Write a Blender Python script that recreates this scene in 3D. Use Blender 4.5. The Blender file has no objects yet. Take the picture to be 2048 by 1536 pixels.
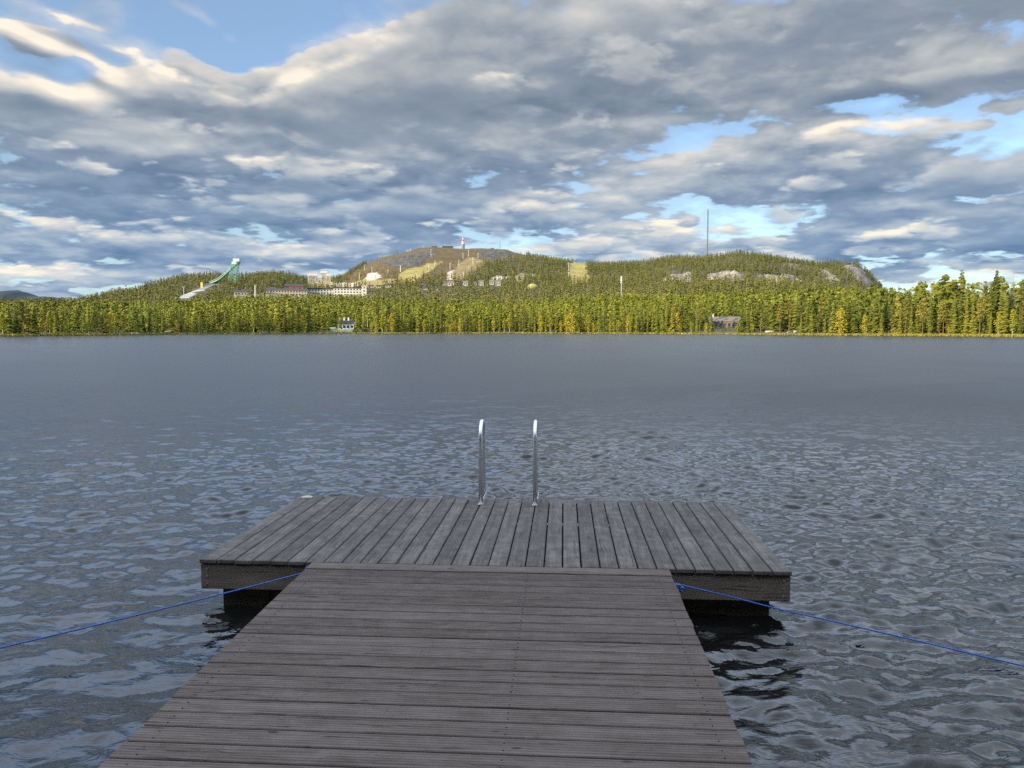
import bpy, math, random
import numpy as np
from mathutils import Vector, Matrix

rng = np.random.default_rng(11)
random.seed(5)
scene = bpy.context.scene
COL = scene.collection
R = math.radians

# ------------------------------------------------------------------ camera
CAM_Z = 1.96
F = 1547.0                       # focal length in pixels of the 2048 px wide photograph
HOR = 661.0                      # row of the true horizon
PITCH = math.atan((768 - HOR) / F)
cam_d = bpy.data.cameras.new('camera')
cam_d.sensor_width = 36.0
cam_d.lens = 36.0 * F / 2048.0
cam_d.clip_start = 0.05
cam_d.clip_end = 30000
cam = bpy.data.objects.new('camera', cam_d)
cam.location = (0, 0, CAM_Z)
cam.rotation_euler = (math.pi / 2 - PITCH, 0, 0)
COL.objects.link(cam)
scene.camera = cam
scene.view_settings.view_transform = 'Standard'
scene.view_settings.look = 'None'
scene.view_settings.exposure = 0.5
scene.view_settings.gamma = 1.0
scene.cycles.max_bounces = 6
scene.cycles.diffuse_bounces = 2
scene.cycles.glossy_bounces = 3
scene.cycles.use_denoising = False
scene.cycles.adaptive_threshold = 0.006

# ------------------------------------------------------------------ sun
SUN_EL, SUN_AZ = 14.5, 229.0     # azimuth clockwise from straight ahead: behind the camera, to the left
s_dir = Vector((math.sin(R(SUN_AZ)) * math.cos(R(SUN_EL)), math.cos(R(SUN_AZ)) * math.cos(R(SUN_EL)), math.sin(R(SUN_EL))))
sun_d = bpy.data.lights.new('sun', 'SUN')
sun_d.energy = 5.0
sun_d.angle = R(0.5)
sun_d.color = (1.0, 0.84, 0.60)
sun = bpy.data.objects.new('sun', sun_d)
sun.rotation_euler = s_dir.to_track_quat('Z', 'Y').to_euler()
sun.location = (-40, -60, 60)
COL.objects.link(sun)


# ------------------------------------------------------------------ node helpers
class G:
    """Small expression builder on a node tree."""
    def __init__(self, tree):
        self.t = tree
        self.n = tree.nodes
        self.l = tree.links

    def _set(self, sock, v):
        if hasattr(v, 'is_linked') or isinstance(v, bpy.types.NodeSocket):
            self.l.new(v, sock)
        else:
            sock.default_value = v

    def m(self, op, a, b=None, c=None, clamp=False):
        nd = self.n.new('ShaderNodeMath')
        nd.operation = op
        nd.use_clamp = clamp
        self._set(nd.inputs[0], a)
        if b is not None:
            self._set(nd.inputs[1], b)
        if c is not None:
            self._set(nd.inputs[2], c)
        return nd.outputs[0]

    def v(self, op, a, b=None, out=0):
        nd = self.n.new('ShaderNodeVectorMath')
        nd.operation = op
        self._set(nd.inputs[0], a)
        if b is not None:
            self._set(nd.inputs[3] if op == 'SCALE' else nd.inputs[1], b)
        return nd.outputs['Value'] if op in ('DOT_PRODUCT', 'LENGTH', 'DISTANCE') else nd.outputs[0]

    def comb(self, x, y, z):
        nd = self.n.new('ShaderNodeCombineXYZ')
        for i, q in enumerate((x, y, z)):
            self._set(nd.inputs[i], q)
        return nd.outputs[0]

    def sep(self, v):
        nd = self.n.new('ShaderNodeSeparateXYZ')
        self._set(nd.inputs[0], v)
        return nd.outputs

    def noise(self, vec, scale, detail=4, rough=0.55, dist=0.0, out=0, lac=2.0):
        nd = self.n.new('ShaderNodeTexNoise')
        self._set(nd.inputs['Vector'], vec)
        nd.inputs['Scale'].default_value = scale
        nd.inputs['Detail'].default_value = detail
        nd.inputs['Roughness'].default_value = rough
        nd.inputs['Distortion'].default_value = dist
        nd.inputs['Lacunarity'].default_value = lac
        return nd.outputs[out]

    def voro(self, vec, scale, feature='F1', rnd=1.0):
        nd = self.n.new('ShaderNodeTexVoronoi')
        nd.feature = feature
        self._set(nd.inputs['Vector'], vec)
        nd.inputs['Scale'].default_value = scale
        nd.inputs['Randomness'].default_value = rnd
        return nd.outputs[0]

    def ss(self, v, lo, hi, a=0.0, b=1.0, kind='SMOOTHSTEP'):
        nd = self.n.new('ShaderNodeMapRange')
        nd.interpolation_type = kind
        self._set(nd.inputs[0], v)
        for i, q in enumerate((lo, hi, a, b)):
            self._set(nd.inputs[1 + i], q)
        return nd.outputs[0]

    def mix(self, f, a, b, blend='MIX'):
        nd = self.n.new('ShaderNodeMix')
        nd.data_type = 'RGBA'
        nd.blend_type = blend
        self._set(nd.inputs[0], f)
        for s, q in ((nd.inputs[6], a), (nd.inputs[7], b)):
            self._set(s, (*q, 1.0) if isinstance(q, tuple) and len(q) == 3 else q)
        return nd.outputs[2]

    def ramp(self, f, stops, interp='LINEAR'):
        nd = self.n.new('ShaderNodeValToRGB')
        cr = nd.color_ramp
        cr.interpolation = interp
        while len(cr.elements) < len(stops):
            cr.elements.new(0.5)
        for e, (p, c) in zip(cr.elements, stops):
            e.position = p
            e.color = (*c, 1.0) if len(c) == 3 else c
        self._set(nd.inputs[0], f)
        return nd.outputs[0]

    def attr(self, name, out=2):
        nd = self.n.new('ShaderNodeAttribute')
        nd.attribute_name = name
        return nd.outputs[out]

    def coord(self, out='Object'):
        return self.n.new('ShaderNodeTexCoord').outputs[out]

    def pos(self):
        return self.n.new('ShaderNodeNewGeometry').outputs['Position']

    def bump(self, h, strength=0.5, dist=0.01, normal=None):
        nd = self.n.new('ShaderNodeBump')
        nd.inputs['Strength'].default_value = strength
        nd.inputs['Distance'].default_value = dist
        self._set(nd.inputs['Height'], h)
        if normal is not None:
            self._set(nd.inputs['Normal'], normal)
        return nd.outputs[0]


# ------------------------------------------------------------------ sky: NISHITA air with a broken layer of stratocumulus
world = bpy.data.worlds.new('World')
scene.world = world
world.use_nodes = True
wt = world.node_tree
wt.nodes.clear()
g = G(wt)
sky = wt.nodes.new('ShaderNodeTexSky')
sky.sky_type = 'NISHITA'
sky.sun_disc = False
sky.sun_elevation = R(SUN_EL)
sky.sun_rotation = R(SUN_AZ)
sky.air_density = 1.0
sky.dust_density = 0.6
sky.ozone_density = 1.5
d = g.v('NORMALIZE', g.coord('Generated'))
dx, dy, dz = g.sep(d)
el = g.m('MULTIPLY', g.m('ARCSINE', dz), 180 / math.pi)
az = g.m('MULTIPLY', g.m('ARCTAN2', dx, dy), 180 / math.pi)
ae = g.comb(az, el, 0.0)
zz = g.m('MAXIMUM', dz, 0.0)


def layer_pt(lift):
    k = g.m('DIVIDE', 1.0, g.m('ADD', zz, 0.155 + lift))
    return g.v('SCALE', g.comb(dx, dy, 0.0), k)


def AE(px, py):
    """Direction (azimuth, elevation) of a point of the photograph, in degrees."""
    v = Vector(((px - 1024) / F, 1.0, -(py - 768) / F))
    v.rotate(Matrix.Rotation(-PITCH, 3, 'X'))
    return math.degrees(math.atan2(v.x, v.y)), math.degrees(math.asin(v.z / v.length))


def blobs(lst, vec):
    """Sum of soft elliptical patches of the cloud layer: (azimuth, elevation, half-width, half-height, amount[, tilt])."""
    tot = None
    for (a, e, w, h, amt, *tilt) in lst:
        q = g.v('SUBTRACT', vec, (a, e, 0.0))
        if tilt:
            nd = g.n.new('ShaderNodeVectorRotate')
            nd.rotation_type = 'Z_AXIS'
            g.l.new(q, nd.inputs['Vector'])
            nd.inputs['Angle'].default_value = R(-tilt[0])
            q = nd.outputs[0]
        q = g.v('MULTIPLY', q, (1 / w, 1 / h, 0.0))
        ex = g.m('POWER', math.e, g.m('MULTIPLY', g.v('DOT_PRODUCT', q, q), -1.0))
        s = g.m('MULTIPLY', ex, amt)
        tot = s if tot is None else g.m('ADD', tot, s)
    return tot


def P(px, py, wpx, hpx, amt, *tilt):
    a, e = AE(px, py)
    k = 180 / math.pi / F
    return (a, e, wpx * k, hpx * k, amt, *tilt)


# the edge of each patch is broken up by a slow wobble of the directions
wob = g.v('SUBTRACT', g.noise(layer_pt(0.0), 1.3, 3, 0.5, out=1), (0.5, 0.5, 0.5))
aew = g.v('ADD', ae, g.v('MULTIPLY', wob, (5.0, 2.6, 0.0)))
COVER = [
    # clear gaps
    P(230, 30, 330, 95, -1.15), P(570, 40, 165, 62, -0.95, 22), P(485, 135, 40, 24, -0.35), P(160, 140, 45, 22, -0.35), P(700, 20, 130, 45, -0.55),
    P(1750, 188, 120, 22, -1.0), P(1930, 200, 90, 14, -0.4), P(1480, 262, 50, 9, -0.15), P(230, 118, 90, 14, -0.35),
    P(1440, 440, 90, 30, -0.62), P(1560, 470, 90, 14, -0.40), P(1640, 528, 150, 9, -0.6), P(1900, 562, 300, 13, -0.7),
    P(230, 578, 180, 11, -0.8), P(1290, 335, 60, 25, -0.22), P(1330, 400, 130, 12, -0.20), P(560, 500, 110, 8, -0.25),
    P(1100, 505, 330, 8, -0.12), P(120, 210, 60, 14, -0.4),
    # the thick banks
    P(428, 46, 78, 13, 0.85, -28), P(430, 100, 60, 14, -0.45, -28), P(55, 62, 62, 24, 0.95, -14), P(130, 92, 55, 15, 0.75, -10), P(150, 28, 70, 12, 0.80, -10), P(215, 118, 45, 9, 0.55, -20), P(640, 20, 90, 14, 0.4), P(1220, 110, 480, 130, 0.55),
    P(365, 155, 85, 45, 1.15), P(50, 195, 100, 40, 0.7), P(700, 165, 190, 75, 0.7), P(1980, 110, 90, 55, 0.5),
    P(500, 360, 560, 130, 0.45), P(1750, 330, 300, 80, 0.35), P(1900, 480, 260, 35, 0.45), P(960, 330, 260, 80, 0.3),
]
COVER += [(-38, 36, 34, 13, -0.85), (-6, 35, 16, 6, -0.35), (42, 40, 30, 14, 0.20), (-150, 20, 60, 40, -0.5), (120, 25, 50, 30, -0.3)]
LIGHT = [
    P(330, 140, 150, 40, 0.14), P(420, 40, 120, 30, 0.25), P(70, 150, 110, 25, 0.10), P(680, 115, 170, 45, 0.14, 12), P(240, 240, 150, 22, 0.14),
    P(1150, 40, 60, 30, 0.2), P(1700, 235, 170, 22, 0.06), P(1930, 230, 110, 25, 0.25), P(1560, 210, 110, 20, 0.2), P(1960, 100, 70, 25, 0.2), P(1430, 300, 160, 26, 0.2),
    P(1250, 430, 220, 45, 0.20), P(600, 498, 110, 11, 0.40), P(300, 570, 200, 16, 0.30), P(1700, 460, 120, 12, 0.2), P(1100, 505, 260, 12, 0.2),
    P(1700, 410, 150, 12, 0.12), P(1900, 560, 200, 22, 0.25), P(1280, 235, 90, 14, 0.2),
    P(1150, 208, 280, 24, -0.26), P(1500, 70, 300, 60, -0.14), P(60, 205, 90, 18, -0.28), P(500, 228, 130, 16, -0.20), P(820, 190, 180, 26, -0.12),
    P(420, 352, 420, 16, -0.20), P(500, 440, 400, 22, -0.20), P(750, 392, 200, 22, -0.18), P(1900, 370, 200, 20, -0.18), P(1800, 490, 300, 24, -0.22), P(1960, 150, 120, 12, -0.24), P(420, 300, 400, 14, 0.10), P(950, 330, 260, 16, 0.10), P(1150, 120, 240, 26, 0.06), P(330, 480, 330, 10, 0.10),
    P(250, 520, 350, 16, -0.08), P(1000, 450, 200, 12, -0.06),
]
low = g.ss(el, 7.5, 2.5, 0.0, 0.16)
LIGHT += [(12, 28, 9, 5, 0.40), (28, 30, 9, 6, 0.15), (-5, 28, 6, 5, -0.10), (-26, 33, 12, 6, 0.15)]  # patches above the view, added to shape the water's reflections
COVER += [(13, 29, 7, 4, -0.30)]
cover = g.m('ADD', blobs(COVER, aew), low)
cover_up = g.m('ADD', blobs(COVER, g.v('ADD', aew, (0.0, 1.3, 0.0))), low)
light = blobs(LIGHT, aew)
p0 = layer_pt(0.0)
warp = g.v('SCALE', g.v('SUBTRACT', g.noise(p0, 2.4, 4, 0.55, out=1), (0.5, 0.5, 0.5)), 0.14)


gap = g.m('MINIMUM', cover, 0.05)
gap_up = g.m('MINIMUM', cover_up, 0.05)


def shelf(off, scale, bias, gain, edge, lifts, detail=6, rough=0.55, full=True, puff=0.0):
    """One deck of cloud: (how much it covers, how much its upper edges catch the sun)."""
    def den(lift, det):  # noqa
        pp = g.v('ADD', g.v('ADD', layer_pt(lift), warp), off)
        n_ = g.m('MULTIPLY', g.m('SUBTRACT', g.noise(pp, scale, det, rough), 0.5), gain)
        if puff and lift < lifts[1]:
            vo = g.n.new('ShaderNodeTexVoronoi')
            g.l.new(pp, vo.inputs['Vector'])
            vo.inputs['Scale'].default_value = scale * 2.0
            vo.inputs['Detail'].default_value = 2.0 if lift < 0.001 else 1.0
            vo.inputs['Roughness'].default_value = 0.55
            vo.inputs['Lacunarity'].default_value = 2.3
            n_ = g.m('ADD', n_, g.m('MULTIPLY', g.m('SUBTRACT', 0.66, vo.outputs['Distance']), puff))
        return g.m('ADD', g.m('ADD', n_, (cover if lift < 0.01 else cover_up) if full else (gap if lift < 0.01 else gap_up)), bias)
    d0 = den(0.0, detail)
    u1 = den(lifts[0], detail - 1)
    u2 = den(lifts[1], detail - 3)
    cov_ = g.ss(d0, 0.0, edge)
    top = g.m('ADD', g.ss(u1, -0.25, 0.40, 0.45, 0.0), g.ss(u2, -0.25, 0.55, 0.35, 0.0))
    top = g.m('ADD', top, g.m('MULTIPLY', g.m('SUBTRACT', d0, u1), 0.70))
    top = g.m('ADD', top, g.m('MULTIPLY', g.m('SUBTRACT', d0, u2), 0.34))
    return cov_, top, d0


def tone(lit, d0, base, k, fine_k=1.0):
    q = g.m('ADD', g.m('MULTIPLY', lit, k), base)
    q = g.m('ADD', q, g.m('MULTIPLY', light, 0.9))
    q = g.m('ADD', q, g.m('MULTIPLY', fine, fine_k))
    q = g.m('ADD', q, g.ss(d0, 0.2, 1.3, 0.0, -0.14, 'LINEAR'))
    return g.m('MINIMUM', g.m('MAXIMUM', q, 0.0), 1.0)


fine = g.m('MULTIPLY', g.m('SUBTRACT', g.noise(g.v('ADD', p0, warp), 6.5, 7, 0.64), 0.5), 0.36)
cA, lA, dA = shelf((0.0, 0.0, 0.0), 1.5, 0.62, 4.0, 0.36, (0.014, 0.040), rough=0.62, puff=0.85)
cB, lB, dB = shelf((7.3, 2.1, 4.0), 2.1, 0.16, 4.4, 0.42, (0.009, 0.028), rough=0.56, full=False, puff=0.62)
cC, lC, dC = shelf((3.1, 9.4, 8.0), 1.0, 0.10, 3.8, 0.42, (0.012, 0.040), 6, 0.55, full=False, puff=0.7)
lum = tone(lA, dA, 0.43, 0.42)
lum = g.m('ADD', g.m('MULTIPLY', lum, g.m('SUBTRACT', 1.0, cB)), g.m('MULTIPLY', tone(lB, dB, 0.43, 0.40), cB))
lum = g.m('ADD', g.m('MULTIPLY', lum, g.m('SUBTRACT', 1.0, cC)), g.m('MULTIPLY', tone(lC, dC, 0.41, 0.45), cC), clamp=True)
veil = g.ss(dA, -0.50, 0.2, 0.0, 0.35)
alpha = g.m('MAXIMUM', g.m('MAXIMUM', cA, cB), g.m('MAXIMUM', cC, veil))
ccol_hi = g.ramp(lum, [(0.0, (0.135, 0.178, 0.240)), (0.28, (0.210, 0.250, 0.305)), (0.55, (0.38, 0.40, 0.415)), (0.80, (0.58, 0.545, 0.50)), (1.0, (0.78, 0.70, 0.585))])
ccol_lo = g.ramp(lum, [(0.0, (0.105, 0.180, 0.305)), (0.28, (0.180, 0.265, 0.390)), (0.55, (0.34, 0.41, 0.49)), (0.80, (0.55, 0.56, 0.55)), (1.0, (0.76, 0.71, 0.60))])
ccol = g.mix(g.ss(el, 4.0, 17.0), ccol_lo, ccol_hi)
air = g.mix(1.0, sky.outputs[0], (0.128, 0.146, 0.168), 'MULTIPLY')
air = g.mix(0.12, air, (0.62, 0.70, 0.78))
air = g.mix(g.ss(el, 14.0, 0.0, 0.0, 0.55), air, (0.62, 0.80, 0.86))
air = g.mix(g.ss(el, 26.0, 40.0, 0.0, 0.38), air, (0.42, 0.43, 0.44))
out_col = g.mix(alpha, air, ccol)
out_col = g.v('SCALE', out_col, g.m('MULTIPLY', g.ss(el, 22.0, 35.0, 0.94, 4.6), g.ss(el, 48.0, 70.0, 1.0, 0.62)))  # sky above the view overbrightened as added fill for deck and water
bg = wt.nodes.new('ShaderNodeBackground')
bg.inputs['Strength'].default_value = 1.0
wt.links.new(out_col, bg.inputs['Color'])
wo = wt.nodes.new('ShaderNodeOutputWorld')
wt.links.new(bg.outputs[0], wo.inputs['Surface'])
world.cycles.sampling_method = 'MANUAL'
world.cycles.sample_map_resolution = 512
# @@END_SKY

# ------------------------------------------------------------------ object and mesh helpers
def mat(name, rough=0.7):
    m = bpy.data.materials.new(name)
    m.use_nodes = True
    gg = G(m.node_tree)
    b = gg.n['Principled BSDF']
    b.inputs['Roughness'].default_value = rough
    return m, gg, b


def flat(name, col, rough=0.6, metal=0.0, var=0.12, scale=2.0):
    """Plain painted or weathered surface: one colour with a little uneven wear."""
    m, gg, b = mat(name, rough)
    n = gg.noise(gg.coord(), scale, 4, 0.6)
    f = gg.m('ADD', gg.m('MULTIPLY', gg.m('SUBTRACT', n, 0.5), 2 * var), 1.0)
    gg._set(b.inputs['Base Color'], gg.v('SCALE', col, f))
    b.inputs['Metallic'].default_value = metal
    return m


def mesh_np(name, V, faces, material, parent=None, smooth=False, attrs=None, colors=None):
    """V (n,3) array, faces = list of (k, m) integer arrays of m-gons."""
    V = np.asarray(V, dtype=np.float32).reshape(-1, 3)
    if not isinstance(faces, (list, tuple)):
        faces = [faces]
    faces = [np.asarray(f, dtype=np.int32) for f in faces if len(f)]
    me = bpy.data.meshes.new(name)
    me.vertices.add(len(V))
    me.vertices.foreach_set('co', V.ravel())
    loops = np.concatenate([f.ravel() for f in faces])
    sizes = np.concatenate([np.full(len(f), f.shape[1], dtype=np.int32) for f in faces])
    starts = np.concatenate([[0], np.cumsum(sizes)[:-1]]).astype(np.int32)
    me.loops.add(len(loops))
    me.loops.foreach_set('vertex_index', loops)
    me.polygons.add(len(sizes))
    me.polygons.foreach_set('loop_start', starts)
    me.polygons.foreach_set('loop_total', sizes)
    me.polygons.foreach_set('use_smooth', np.full(len(sizes), smooth, dtype=bool))
    for k, a in (attrs or {}).items():
        at = me.attributes.new(k, 'FLOAT', 'POINT')
        at.data.foreach_set('value', np.asarray(a, dtype=np.float32))
    for k, a in (colors or {}).items():
        at = me.attributes.new(k, 'FLOAT_COLOR', 'POINT')
        a = np.asarray(a, dtype=np.float32)
        if a.shape[1] == 3:
            a = np.concatenate([a, np.ones((len(a), 1), np.float32)], 1)
        at.data.foreach_set('color', a.ravel())
    me.update()
    me.validate()
    if material is not None:
        me.materials.append(material)
    o = bpy.data.objects.new(name, me)
    COL.objects.link(o)
    if parent is not None:
        o.parent = parent
    return o


class MB:
    """Collects boxes, tubes and prisms; build() links them as ONE mesh object."""
    def __init__(self):
        self.V, self.Fq, self.A = [], {}, []
        self.k = 0

    def add(self, verts, faces, a=0.0):
        verts = np.asarray(verts, dtype=float).reshape(-1, 3)
        for f in faces:
            self.Fq.setdefault(len(f), []).append([i + self.k for i in f])
        self.V.append(verts)
        self.A.append(np.full(len(verts), a))
        self.k += len(verts)

    def box(self, c, s, rz=0.0, a=0.0, bev=0.0, tilt=None):
        """Box of full size s centred on c; bev chamfers its upper long edges."""
        x, y, z = s[0] / 2, s[1] / 2, s[2] / 2
        if bev <= 0:
            v = [(-x, -y, -z), (x, -y, -z), (x, y, -z), (-x, y, -z), (-x, -y, z), (x, -y, z), (x, y, z), (-x, y, z)]
            f = [(3, 2, 1, 0), (4, 5, 6, 7), (0, 1, 5, 4), (1, 2, 6, 5), (2, 3, 7, 6), (3, 0, 4, 7)]
        else:
            b = bev
            ring = lambda zz_, q: [(-x + q, -y + q, zz_), (x - q, -y + q, zz_), (x - q, y - q, zz_), (-x + q, y - q, zz_)]
            v = ring(-z, b) + ring(-z + b, 0) + ring(z - b, 0) + ring(z, b)
            f = [(3, 2, 1, 0), (12, 13, 14, 15)]
            for r in range(3):
                for i in range(4):
                    j = (i + 1) % 4
                    f.append((r * 4 + i, r * 4 + j, r * 4 + 4 + j, r * 4 + 4 + i))
        v = np.array(v, float)
        if tilt is not None:
            v = v @ np.array(tilt).T
        cz, sz = math.cos(rz), math.sin(rz)
        w = v.copy()
        w[:, 0] = v[:, 0] * cz - v[:, 1] * sz
        w[:, 1] = v[:, 0] * sz + v[:, 1] * cz
        self.add(w + np.array(c), f, a)

    def tube(self, pts, rad, n=8, a=0.0, cap=True):
        pts = [np.array(p, float) for p in pts]
        rad = [rad] * len(pts) if np.isscalar(rad) else list(rad)
        V, fs = [], []
        up = None
        for i, p in enumerate(pts):
            t = pts[min(i + 1, len(pts) - 1)] - pts[max(i - 1, 0)]
            t /= np.linalg.norm(t) + 1e-12
            if up is None:
                up = np.array((0, 0, 1.0)) if abs(t[2]) < 0.9 else np.array((1.0, 0, 0))
            s = np.cross(t, up)
            s /= np.linalg.norm(s) + 1e-12
            up = np.cross(s, t)
            for q in range(n):
                an = 2 * math.pi * q / n
                V.append(p + rad[i] * (math.cos(an) * s + math.sin(an) * up))
        for i in range(len(pts) - 1):
            for q in range(n):
                r = (q + 1) % n
                fs.append((i * n + q, i * n + r, i * n + n + r, i * n + n + q))
        if cap:
            fs.append(tuple(range(n))[::-1])
            fs.append(tuple((len(pts) - 1) * n + q for q in range(n)))
        self.add(V, fs, a)

    def prism(self, poly, y0, y1, a=0.0, axis='y'):
        """Closed outline poly of (u, w) points extruded along an axis."""
        n = len(poly)
        V = []
        for yy in (y0, y1):
            for (u, w) in poly:
                V.append((u, yy, w) if axis == 'y' else ((yy, u, w) if axis == 'x' else (u, w, yy)))
        fs = [(i, (i + 1) % n, n + (i + 1) % n, n + i) for i in range(n)]
        fs.append(tuple(range(n))[::-1])
        fs.append(tuple(n + i for i in range(n)))
        self.add(V, fs, a)

    def dome(self, c, rx, ry, rz, n=14, m=5, a=0.0):
        V, fs = [], []
        for j in range(m):
            ph = (math.pi / 2) * j / m
            for i in range(n):
                an = 2 * math.pi * i / n
                V.append((c[0] + rx * math.cos(ph) * math.cos(an), c[1] + ry * math.cos(ph) * math.sin(an), c[2] + rz * math.sin(ph)))
        V.append((c[0], c[1], c[2] + rz))
        for j in range(m - 1):
            for i in range(n):
                k = (i + 1) % n
                fs.append((j * n + i, j * n + k, j * n + n + k, j * n + n + i))
        for i in range(n):
            fs.append(((m - 1) * n + i, (m - 1) * n + (i + 1) % n, m * n))
        self.add(V, fs, a)

    def build(self, name, material, parent=None, smooth=False, recalc=True):
        o = mesh_np(name, np.concatenate(self.V), [np.array(v) for v in self.Fq.values()], material, parent, smooth, {'plank': np.concatenate(self.A)})
        if recalc:
            import bmesh
            bm = bmesh.new()
            bm.from_mesh(o.data)
            bmesh.ops.recalc_face_normals(bm, faces=bm.faces)
            bm.to_mesh(o.data)
            bm.free()
        return o


def tag(o, label, cat, group=None, kind=None):
    if label:
        o['label'] = label
    if cat:
        o['category'] = cat
    if group:
        o['group'] = group
    if kind:
        o['kind'] = kind
    return o


def thing(name, label, cat, loc=(0, 0, 0), rz=0.0, group=None):
    o = bpy.data.objects.new(name, None)
    o.location = loc
    o.rotation_euler = (0, 0, rz)
    o.empty_display_size = 0.3
    COL.objects.link(o)
    return tag(o, label, cat, group)


def copy_tree(o, parent=None):
    c = o.copy()
    COL.objects.link(c)
    c.parent = parent
    for ch in [q for q in bpy.data.objects if q.parent == o]:
        copy_tree(ch, c)
    return c


def sstep(x, a, b):
    t = np.clip((x - a) / (b - a), 0, 1)
    return t * t * (3 - 2 * t)


def vnoise(x, y, seed=0):
    """Smooth value noise on numpy arrays, range 0..1."""
    xi, yi = np.floor(x).astype(np.int64), np.floor(y).astype(np.int64)
    fx, fy = x - xi, y - yi
    fx, fy = fx * fx * (3 - 2 * fx), fy * fy * (3 - 2 * fy)

    def h(a, b):
        n = (a * 374761393 + b * 668265263 + seed * 974634777) & 0x7fffffff
        n = ((n ^ (n >> 13)) * 1274126177) & 0x7fffffff
        return ((n ^ (n >> 16)) & 0xffff) / 65535.0
    return (h(xi, yi) * (1 - fx) + h(xi + 1, yi) * fx) * (1 - fy) + (h(xi, yi + 1) * (1 - fx) + h(xi + 1, yi + 1) * fx) * fy


def fbm(x, y, octv=4, seed=0):
    s, a, t = 0.0, 1.0, 0.0
    for o in range(octv):
        s = s + a * vnoise(x * 2 ** o + 17.3 * o, y * 2 ** o - 9.1 * o, seed + o)
        t += a
        a *= 0.5
    return s / t


# ------------------------------------------------------------------ the lie of the land (metres; camera over the origin, looking along +Y)
SHORE_PX = [(-900, 190), (-300, 235), (0, 300), (200, 340), (400, 420), (700, 480), (1000, 486), (1200, 470), (1400, 420), (1600, 345), (1750, 312), (2048, 282), (2400, 235), (2900, 190)]


def px_of(azr):
    return 1024 + F * np.tan(np.clip(azr, -1.25, 1.25))


def shore_r(azr):
    """Distance of the waterline from the camera in every direction."""
    front = np.interp(px_of(azr), [p for p, _ in SHORE_PX], [r for _, r in SHORE_PX])
    a = np.abs(np.degrees(azr))
    back = np.interp(a, [0, 62, 75, 90, 105, 120, 140, 180], [190, 190, 120, 60, 22, 10, 6.5, 5.0])
    w = sstep(a, 56.0, 70.0)
    wig = 1 + 0.018 * (vnoise(np.degrees(azr) * 0.9, azr * 0 + 3.3, 5) - 0.5) * 2 + 0.008 * (vnoise(np.degrees(azr) * 4.1, azr * 0 + 7.7, 6) - 0.5) * 2 + 0.006 * (vnoise(np.degrees(azr) * 11.0, azr * 0 + 2.7, 16) - 0.5) * 2
    return (front * (1 - w) + back * w) * wig


SIL = [(-700, 610), (-200, 605), (0, 604), (150, 600), (205, 590), (222, 583), (240, 579), (258, 578), (280, 573), (300, 567), (350, 556), (400, 547), (430, 544), (470, 549), (500, 548), (540, 544), (570, 546), (600, 554),
       (630, 560), (660, 557), (690, 550), (720, 534), (760, 521), (800, 512), (840, 502), (868, 497), (900, 500), (930, 501), (980, 502), (1010, 503), (1050, 513), (1100, 518), (1150, 523), (1200, 525),
       (1250, 525), (1290, 523), (1310, 519), (1340, 515), (1400, 514), (1440, 511), (1470, 507), (1500, 510), (1540, 514), (1590, 521), (1640, 526), (1690, 530), (1712, 535), (1735, 553), (1750, 571), (1780, 590), (1900, 605), (2048, 612), (2700, 625)]
CREST = [(-700, 1500), (560, 1500), (660, 1900), (1250, 1900), (1350, 1700), (2700, 1600)]
BARE = [(690, 1.0), (735, 0.15), (780, 0.0), (1050, 0.05), (1100, 0.8), (1680, 0.8), (1700, 0.2), (1760, 0.3)]
BASE = [(-700, 0.12), (0, 0.15), (250, 0.35), (500, 0.9), (700, 1.0), (1250, 1.0), (1500, 0.8), (1800, 0.25), (2048, 0.12), (2700, 0.1)]


def land(azr, r):
    """Ground height; below zero it is lake bed."""
    px = px_of(azr)
    fr = 1 - sstep(np.abs(np.degrees(azr)), 50, 72)
    rs = shore_r(azr)
    dd = r - rs
    z = np.where(dd < 0, np.maximum(-2.5, dd * 0.10), 0.9 * sstep(dd, 4, 20) + 0.25 * sstep(dd, 0, 2.0))
    b = np.interp(px, *zip(*BASE)) * fr + 0.25 * (1 - fr)
    z = z + b * (16.5 * sstep(dd, 10, 300) + 9 * sstep(dd, 220, 620))
    rc = np.interp(px, *zip(*CREST))
    sil = np.interp(px, *zip(*SIL))
    tpx = 9.0 * np.interp(px, *zip(*BARE), left=1.0, right=1.0) * 1500 / rc
    zc = (HOR - (sil + tpx)) / F * rc * np.cos(np.clip(azr, -1.2, 1.2)) + CAM_Z
    zb = 0.25 + b * 25.5
    amp = np.maximum(zc - zb, 0) * fr
    rf = rs + 260
    t = np.clip((r - rf) / (rc - rf), 0, 1)
    s = np.sin(t * math.pi / 2) ** 1.2 * (rf + t * (rc - rf)) / rc
    over = np.clip((r - rc) / 700, 0, 1)
    s = np.where(r > rc, 1 - 0.75 * sstep(over, 0, 1), s)
    rough = (fbm(r * np.sin(azr) / 70, r * np.cos(azr) / 70, 4, 3) - 0.5) * 16 * sstep(t, 0.1, 0.6) * (1 - 0.62 * sstep(t, 0.85, 1.0)) * fr
    return z + amp * s + rough * np.clip(amp / 80, 0, 1)


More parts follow.
